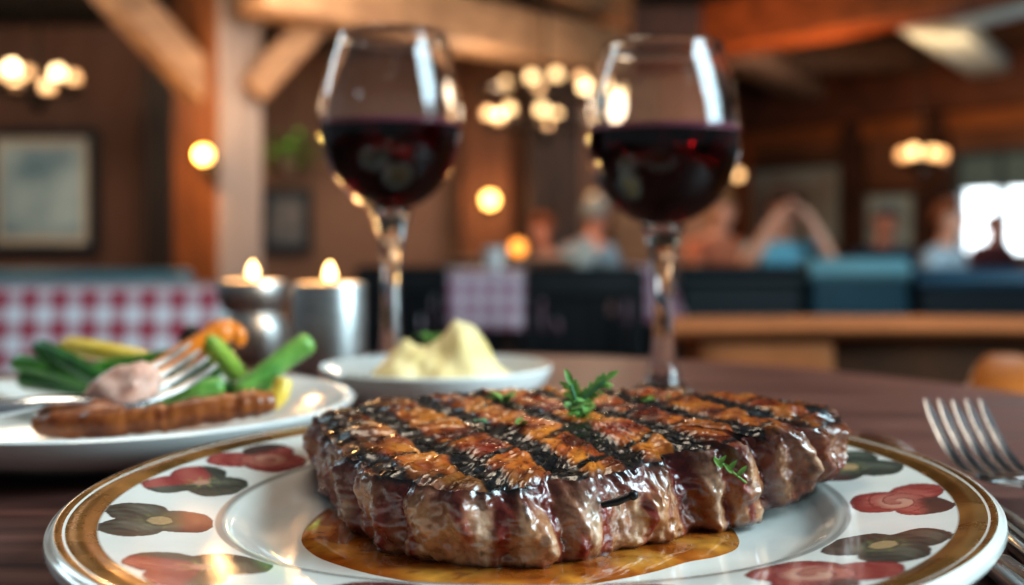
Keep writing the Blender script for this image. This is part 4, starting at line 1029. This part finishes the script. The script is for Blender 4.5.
# ================================================================== vegetable plate
VC = Vector((-.199, .552, 0)); VR = .119; VZ = .0235
dish('side_plate', VC, VR, VZ, 'white dinner plate of vegetables and sausage at the left', .072, 'plate', flat_=.66)
def veg(name, label, path, r, m, cat='vegetable', flat_=1.0, ends=(.75, .6), bumpy=0, n=14, sub=10):
    pts = [Vector(p) for p in path]; full = []
    for i in range(len(pts)-1):
        for k in range(sub):
            t_ = k/sub; p0, p1, p2, p3 = pts[max(i-1, 0)], pts[i], pts[i+1], pts[min(i+2, len(pts)-1)]
            full.append(.5*((2*p1)+(p2-p0)*t_+(2*p0-5*p1+4*p2-p3)*t_*t_+(3*p1-p0-3*p2+p3)*t_**3))
    full.append(pts[-1]); N = len(full); rad = []
    for i in range(N):
        t_ = i/(N-1); e = min(1, .35+.65*math.sqrt(min(1, t_*9)))*min(1, .35+.65*math.sqrt(min(1, (1-t_)*9)))
        rad.append(r*e*lerp(ends[0], ends[1], t_)/max(ends)*(1+bumpy*noise.noise(Vector((i*.55, r*1000, len(label))))))
    b = MB(); b.tube(full, rad, n, flat=flat_)
    if bumpy:
        for i, v in enumerate(b.v): b.v[i] = v+Vector((0, 0, 1))*.0012*noise.noise(v*160)
    return tag(b.build(name, m), label, cat)
def food(n_, h1, h2, rough=.35, sc_=90, st=None): return mat(n_, hexc(h1), rough, col2=hexc(h2), scale=sc_, stretch=st, coat=.3, bump=.15, bscale=250)
M_BEAN = food('bean_green', '4f8a2c', '2c5f18'); M_BEANDK = food('bean_dark_green', '2f6a22', '1d4a16'); M_PALEG = food('pale_green', '9bb44a', '6d8f32'); M_SPEAR = food('spear_green', '86ad52', '4f8034')
M_CARROT = food('carrot_orange', 'e8821c', 'c9620e'); M_YELLOW = food('yellow_corn', 'ecca62', 'd8ad3e'); M_SAUS = food('sausage_brown', 'a8602e', '6e3214', .35, 140); M_HAM = food('pink_meat', 'e6bba8', 'c98f7a', .4, 120); M_SHROOM = food('dark_mushroom', '3a2a1c', '1f1712')
d0 = .555
veg('green_bean', 'thick dark green bean leaning at the far left of the vegetable heap', [P(36,346,.60), P(62,358,.585), P(92,374,.57), P(118,388,.56)], .0052, M_BEANDK, ends=(.9, 1))
veg('green_bean', 'lighter green bean lying lowest at the left edge of the heap', [P(14,362,.60), P(44,368,.59), P(82,378,.58), P(112,386,.575)], .0062, M_BEAN, ends=(.8, 1))
veg('green_bean', 'green bean lying flat beneath the lighter bean at the far left', [P(20,378,.60), P(60,384,.59), P(104,390,.58)], .0055, M_BEANDK)
veg('corn_wedge', 'pale yellow vegetable baton behind the green beans', [P(62,346,.63), P(96,350,.62), P(130,356,.615), P(168,366,.61)], .0072, M_YELLOW, flat_=.8, ends=(1, .8))
veg('green_bean', 'long bright green bean lying across the middle below the yellow baton', [P(84,372,.60), P(120,366,.60), P(160,358,.60), P(192,352,.60)], .0048, M_BEAN)
veg('carrot_stick', 'long orange carrot stick leaning up behind the fork tines', [P(136,386,.552), P(164,366,.56), P(198,346,.57), P(232,328,.58)], .0064, M_CARROT, ends=(.75, 1))
veg('green_spear', 'yellow-green asparagus spear leaning left behind the fork tips', [P(204,336,.575), P(220,354,.567), P(236,374,.56), P(254,394,.555)], .0058, M_PALEG, ends=(1, .9))
veg('green_spear', 'pale green spear leaning up to the right at the end of the heap', [P(236,396,.545), P(262,376,.552), P(288,356,.56), P(312,340,.565)], .0062, M_SPEAR, ends=(.85, 1))
veg('green_bean', 'short bright green bean lying in front under the fork tines', [P(146,408,.525), P(172,398,.525), P(198,390,.525), P(224,386,.53)], .0052, M_SPEAR, ends=(.7, 1))
veg('green_bean', 'dark green bean piece lying between the two leaning spears', [P(214,398,.55), P(236,390,.552), P(262,388,.555)], .0062, M_BEANDK)
veg('green_bean', 'green bean piece at the right end beneath the pale spear', [P(246,402,.54), P(266,392,.545), P(284,380,.55)], .0055, M_BEAN)
veg('yellow_pepper', 'yellow pepper strip at the right end of the sausage', [P(268,404,.53), P(279,394,.532), P(284,378,.535)], .0055, M_YELLOW)
veg('mushroom_slice', 'dark mushroom piece at the top of the heap behind the carrot', [P(186,334,.60), P(194,340,.598), P(202,352,.595)], .0065, M_SHROOM)
veg('green_bean', 'dark green bean resting low behind the carrot stick', [P(170,384,.58), P(196,374,.58), P(222,366,.58)], .0062, M_BEANDK)
veg('carrot_stick', 'short orange carrot end behind the top of the leaning spear', [P(206,334,.60), P(222,328,.60), P(238,334,.60), P(236,346,.60)], .0052, M_CARROT)
veg('sausage', 'long browned sausage lying along the front of the white plate', [P(34,424,.478), P(80,425,.472), P(130,422,.47), P(180,415,.473), P(230,407,.48), P(276,401,.487)], .0062, M_SAUS, 'sausage', ends=(.95, 1), bumpy=.16, sub=14)
# chunk of pink meat on the fork
b = MB(); g = P(124, 388, .505)
b.ball((0,0,0), .0165, 28, 18, (1.25, .8, .62), Matrix.Rotation(-.45, 3, 'Y'))
b.v = [g+v*(1+.28*fbm(v.x*70, v.y*70, v.z*70)) for v in b.v]
tag(b.build('meat_chunk', M_HAM), 'pink chunk of meat held on the fork above the sausage', 'meat')
b = MB(); g = P(84, 410, .488); b.ball((0,0,0), .0135, 24, 14, (1.5, .8, .4)); b.v = [g+v*(1+.3*fbm(v.x*90, v.y*90, v.z*90)) for v in b.v]
tag(b.build('meat_chunk', food('browned_meat', '9a5a3a', '5e2c1a')), 'browned piece of meat under the neck of the fork', 'meat')

# ================================================================== cutlery
def table_fork(label, M, ntines=5, hw=.0132, lt=.060, hl=.15, rise=.021):
    """fork in local coordinates: handle at -Y, tines to +Y, tips curving up. M places it"""
    o_ = M @ Vector((0, 0, 0)); t = thing('table_fork', label, 'fork', tuple(o_)); R3 = M.to_3x3(); side = R3 @ Vector((1,0,0))
    tr = lambda p: M @ Vector(p)
    b = MB(); ys = [-.018-hl, -.018-hl*.97, -.018-hl*.85, -.018-hl*.5, -.018-hl*.2, -.018, -.012]
    b.ribbon([tr((0, y, .004+.006*ss(-.018-hl*.5, -.018, y))) for y in ys], [.010, .017, .0185, .014, .009, .0075, .008], [.002, .003, .0034, .0036, .0036, .0036, .0034], side); b.build('handle', M_SILVER, t)
    b = MB(); b.ribbon([tr((0, -.014, .0098)), tr((0, -.008, .0093)), tr((0, -.002, .0085)), tr((0, .004, .0083)), tr((0, .008, .0085))], [.008, .013, hw*1.75, hw*2, hw*2], [.0034, .003, .0026, .0024, .0022], side); b.build('head', M_SILVER, t)
    for k in range(ntines):
        x = (k-(ntines-1)/2)*(hw*2-.0042)/(ntines-1); pts = []; w = []; th_ = []
        for i in range(9):
            u = i/8; pts.append(tr((x*(1+.08*u), .006+lt*u, .0085+rise*u**1.6-.004*math.sin(PI*u)))); w.append(lerp(.0046, .0036, u)*(1 if i < 8 else .5)); th_.append(lerp(.0022, .0014, u))
        b = MB(); b.ribbon(pts, w, th_, side); b.build('tine', M_SILVER, t)
Mx = Matrix.Translation((.193, .421, .0035))@Matrix.Rotation(math.radians(-2), 4, 'Z')
table_fork('silver five-tined fork lying right of the painted plate', Mx)
# fork on the vegetable plate: tips up to the right, handle off to the left
tip, neck = P(204, 352, .53), P(98, 404, .49)
yv = (tip-neck).normalized(); xv = yv.cross(Vector((0, -.95, 1))).normalized(); zv = xv.cross(yv)
M2 = Matrix.Translation(neck) @ Matrix((xv, yv, zv)).transposed().to_4x4()
t = thing('table_fork', 'silver fork resting on the vegetable plate with its handle over the left rim', 'fork', tuple(neck))
side = xv; tr = lambda p: M2 @ Vector(p)
hpath = [P(-140, 425, .462), P(-60, 415, .466), P(0, 409, .470), P(40, 403, .475), P(70, 401, .481), neck+yv*.002]
b = MB(); b.ribbon(hpath, [.016, .015, .011, .008, .007, .008], [.0032, .0036, .0038, .0038, .0036, .003], side); b.build('handle', M_SILVER, t)
LT2 = (tip-neck).length
b = MB(); b.ribbon([tr((0, 0, 0)), tr((0, .006, -.001)), tr((0, .013, -.002)), tr((0, .020, -.002))], [.008, .016, .022, .0225], [.003, .0026, .0022, .002], side); b.build('head', M_SILVER, t)
for k in range(4):
    x = (k-1.5)*.0068; pts = [tr((x, .018+(LT2-.018)*i/8, -.002-.003*math.sin(PI*i/8)+.001*i/8)) for i in range(9)]
    b = MB(); b.ribbon(pts, [.0034]*7+[.0030, .0016], [.002]*8+[.001], side); b.build('tine', M_SILVERDK, t)
# knives at the right
def knife(label, a, c, blade_len, w, z=.003, hw=.014, name='table_knife'):
    a, c = Vector(a), Vector(c); y = (a-c).normalized(); x = Vector((y.y, -y.x, 0)); L = (a-c).length
    t = thing(name, label, 'knife', (c.x, c.y, 0)); at = lambda s_, z_=0: c+y*s_+Vector((0,0,z+z_))
    b = MB(); s0 = L-blade_len
    b.ribbon([at(s0-.004), at(s0+.004), at(s0+blade_len*.3), at(s0+blade_len*.75), at(L-.012), at(L-.004), at(L)], [.009, w*.75, w, w*1.05, w*.85, w*.55, w*.2], [.0028, .0018, .0016, .0014, .0012, .001, .0008], x); b.build('blade', M_SILVER, t)
    b = MB(); b.ribbon([at(0), at(.006), at(.02), at(s0*.5, .002), at(s0-.012, .001), at(s0)], [.01, hw, hw, hw*.85, hw*.72, .009], [.004, .0072, .008, .0075, .0065, .004], x); b.build('handle', M_SILVER, t)
    for q in (-1, 1):
        b = MB(); b.ribbon([at(.014, .0036)+x*q*hw*.25, at(s0*.5, .0052)+x*q*hw*.2, at(s0-.02, .0036)+x*q*hw*.16], [.0016]*3, [.0014]*3, x); b.build('ridge', M_PEWTER, t)
knife('silver table knife with its rounded blade tip showing behind the plate rim, under the fork', (.1855, .578, 0), (.1665, .315, 0), .125, .019)
knife('second silver knife, its ridged handle half under the plate rim at the lower right', (.155, .40, 0), (.139, .225, 0), .05, .015, name='butter_knife')

# ================================================================== light
def area(name, loc, target, sx, sy, energy, color):
    l = bpy.data.lights.new(name, 'AREA'); l.shape = 'RECTANGLE'; l.size = sx; l.size_y = sy; l.energy = energy; l.color = color
    o = bpy.data.objects.new(name, l); COL.objects.link(o); o.location = loc
    o.rotation_euler = (Vector(target)-Vector(loc)).to_track_quat('-Z', 'Y').to_euler(); return o
def point(name, loc, energy, color, r=.1):
    l = bpy.data.lights.new(name, 'POINT'); l.energy = energy; l.color = color; l.shadow_soft_size = r
    o = bpy.data.objects.new(name, l); COL.objects.link(o); o.location = loc; return o
COOL, WARM, AMB = (.64, .89, 1.0), (1, .78, .55), (1, .52, .2)
area('assumed_daylight_right', (1.9, .12, 1.08), (.1, .5, .05), 1.0, 1.35, 100, COOL)  # bare area light for an assumed window beside the camera; no window built
area('assumed_daylight_left', (-1.75, 1.85, 1.15), (-.1, .6, .05), .32, 1.0, 7, COOL)  # unseen cool light for a window assumed at the left, none modelled
area('table_warm_fill', (-.25, .95, 1.35), (0, .4, 0), .6, .5, 7, (1, .84, .66))  # unseen warm fill added above the table
area('banquette_fill', (.75, 1.15, 1.5), (.55, 1.6, -.1), .3, .3, 2.2, (1, .74, .5)).data.spread = math.radians(80)  # added overhead fill to warm the banquette leather
area('window_daylight', WA+wd*((s0+s1)/2)-wn*.35+Vector((0,0,zc)), WA+wd*((s0+s1)/2)+wn*3+Vector((0,0,.2)), s1-s0+.3, zt-zb+.3, 42, (.85, .95, 1))
point('chandelier_light', (-.12, 6.7, 1.02), 22, WARM, .085)
point('chandelier_light', (.55, 6.8, .93), 24, WARM, .085)
point('chandelier_light_left', (P(38,0,6).x, 5.7, 1.0), 9, WARM, .15)
point('sconce_light', s1c+Vector((-.02, -.08, 0)), 24, (1, .56, .2), .05)
point('sconce_light_far', s2c+Vector((0, -.12, 0)), 8, AMB, .08)
area('right_wall_wash', (2.9, 7.5, 1.1), (3.2, 10.5, .9), 1.6, .4, 42, (1, .6, .3))  # unseen warm area light added to brighten the right wall
area('assumed_beam_uplight', (1.7, 7.6, .80), (1.75, 7.7, 1.6), 1.8, .5, 13, (1, .5, .2)).data.spread = math.radians(95)  # orange light assumed below the main beam, no fixture built
area('back_room_wash', (-.6, 5.4, 1.3), (-.6, 7.5, 0), 1.6, .8, 38, WARM)  # unseen warm wash added for the back room
area('people_cool_fill', (3.3, 3.6, 1.2), (1.6, 6.4, .2), 1.2, 1.2, 95, COOL)  # cool fill added to brighten the seated people and right wall
area('left_wall_wash', (-2.6, 4.6, 1.2), (-3.2, 7.2, .4), 1.0, .4, 22, WARM)  # unseen warm light brightening the left wall
point('plant_wall_fill', (-1.9, 8.9, .75), 11, WARM, .2)  # point light added to lift the dark wall and plant by the post
w = bpy.data.worlds.new('world'); sc.world = w; w.use_nodes = True
w.node_tree.nodes['Background'].inputs['Color'].default_value = (.62, .72, .8, 1); w.node_tree.nodes['Background'].inputs['Strength'].default_value = .22
sc.view_settings.view_transform = 'Standard'; sc.view_settings.look = 'Medium High Contrast'; sc.view_settings.exposure = 0; sc.view_settings.gamma = 1
sc.cycles.sample_clamp_indirect = 4; sc.cycles.use_denoising = True; sc.cycles.blur_glossy = .5
for o in bpy.data.objects:
    if '_b' in o: del o['_b']
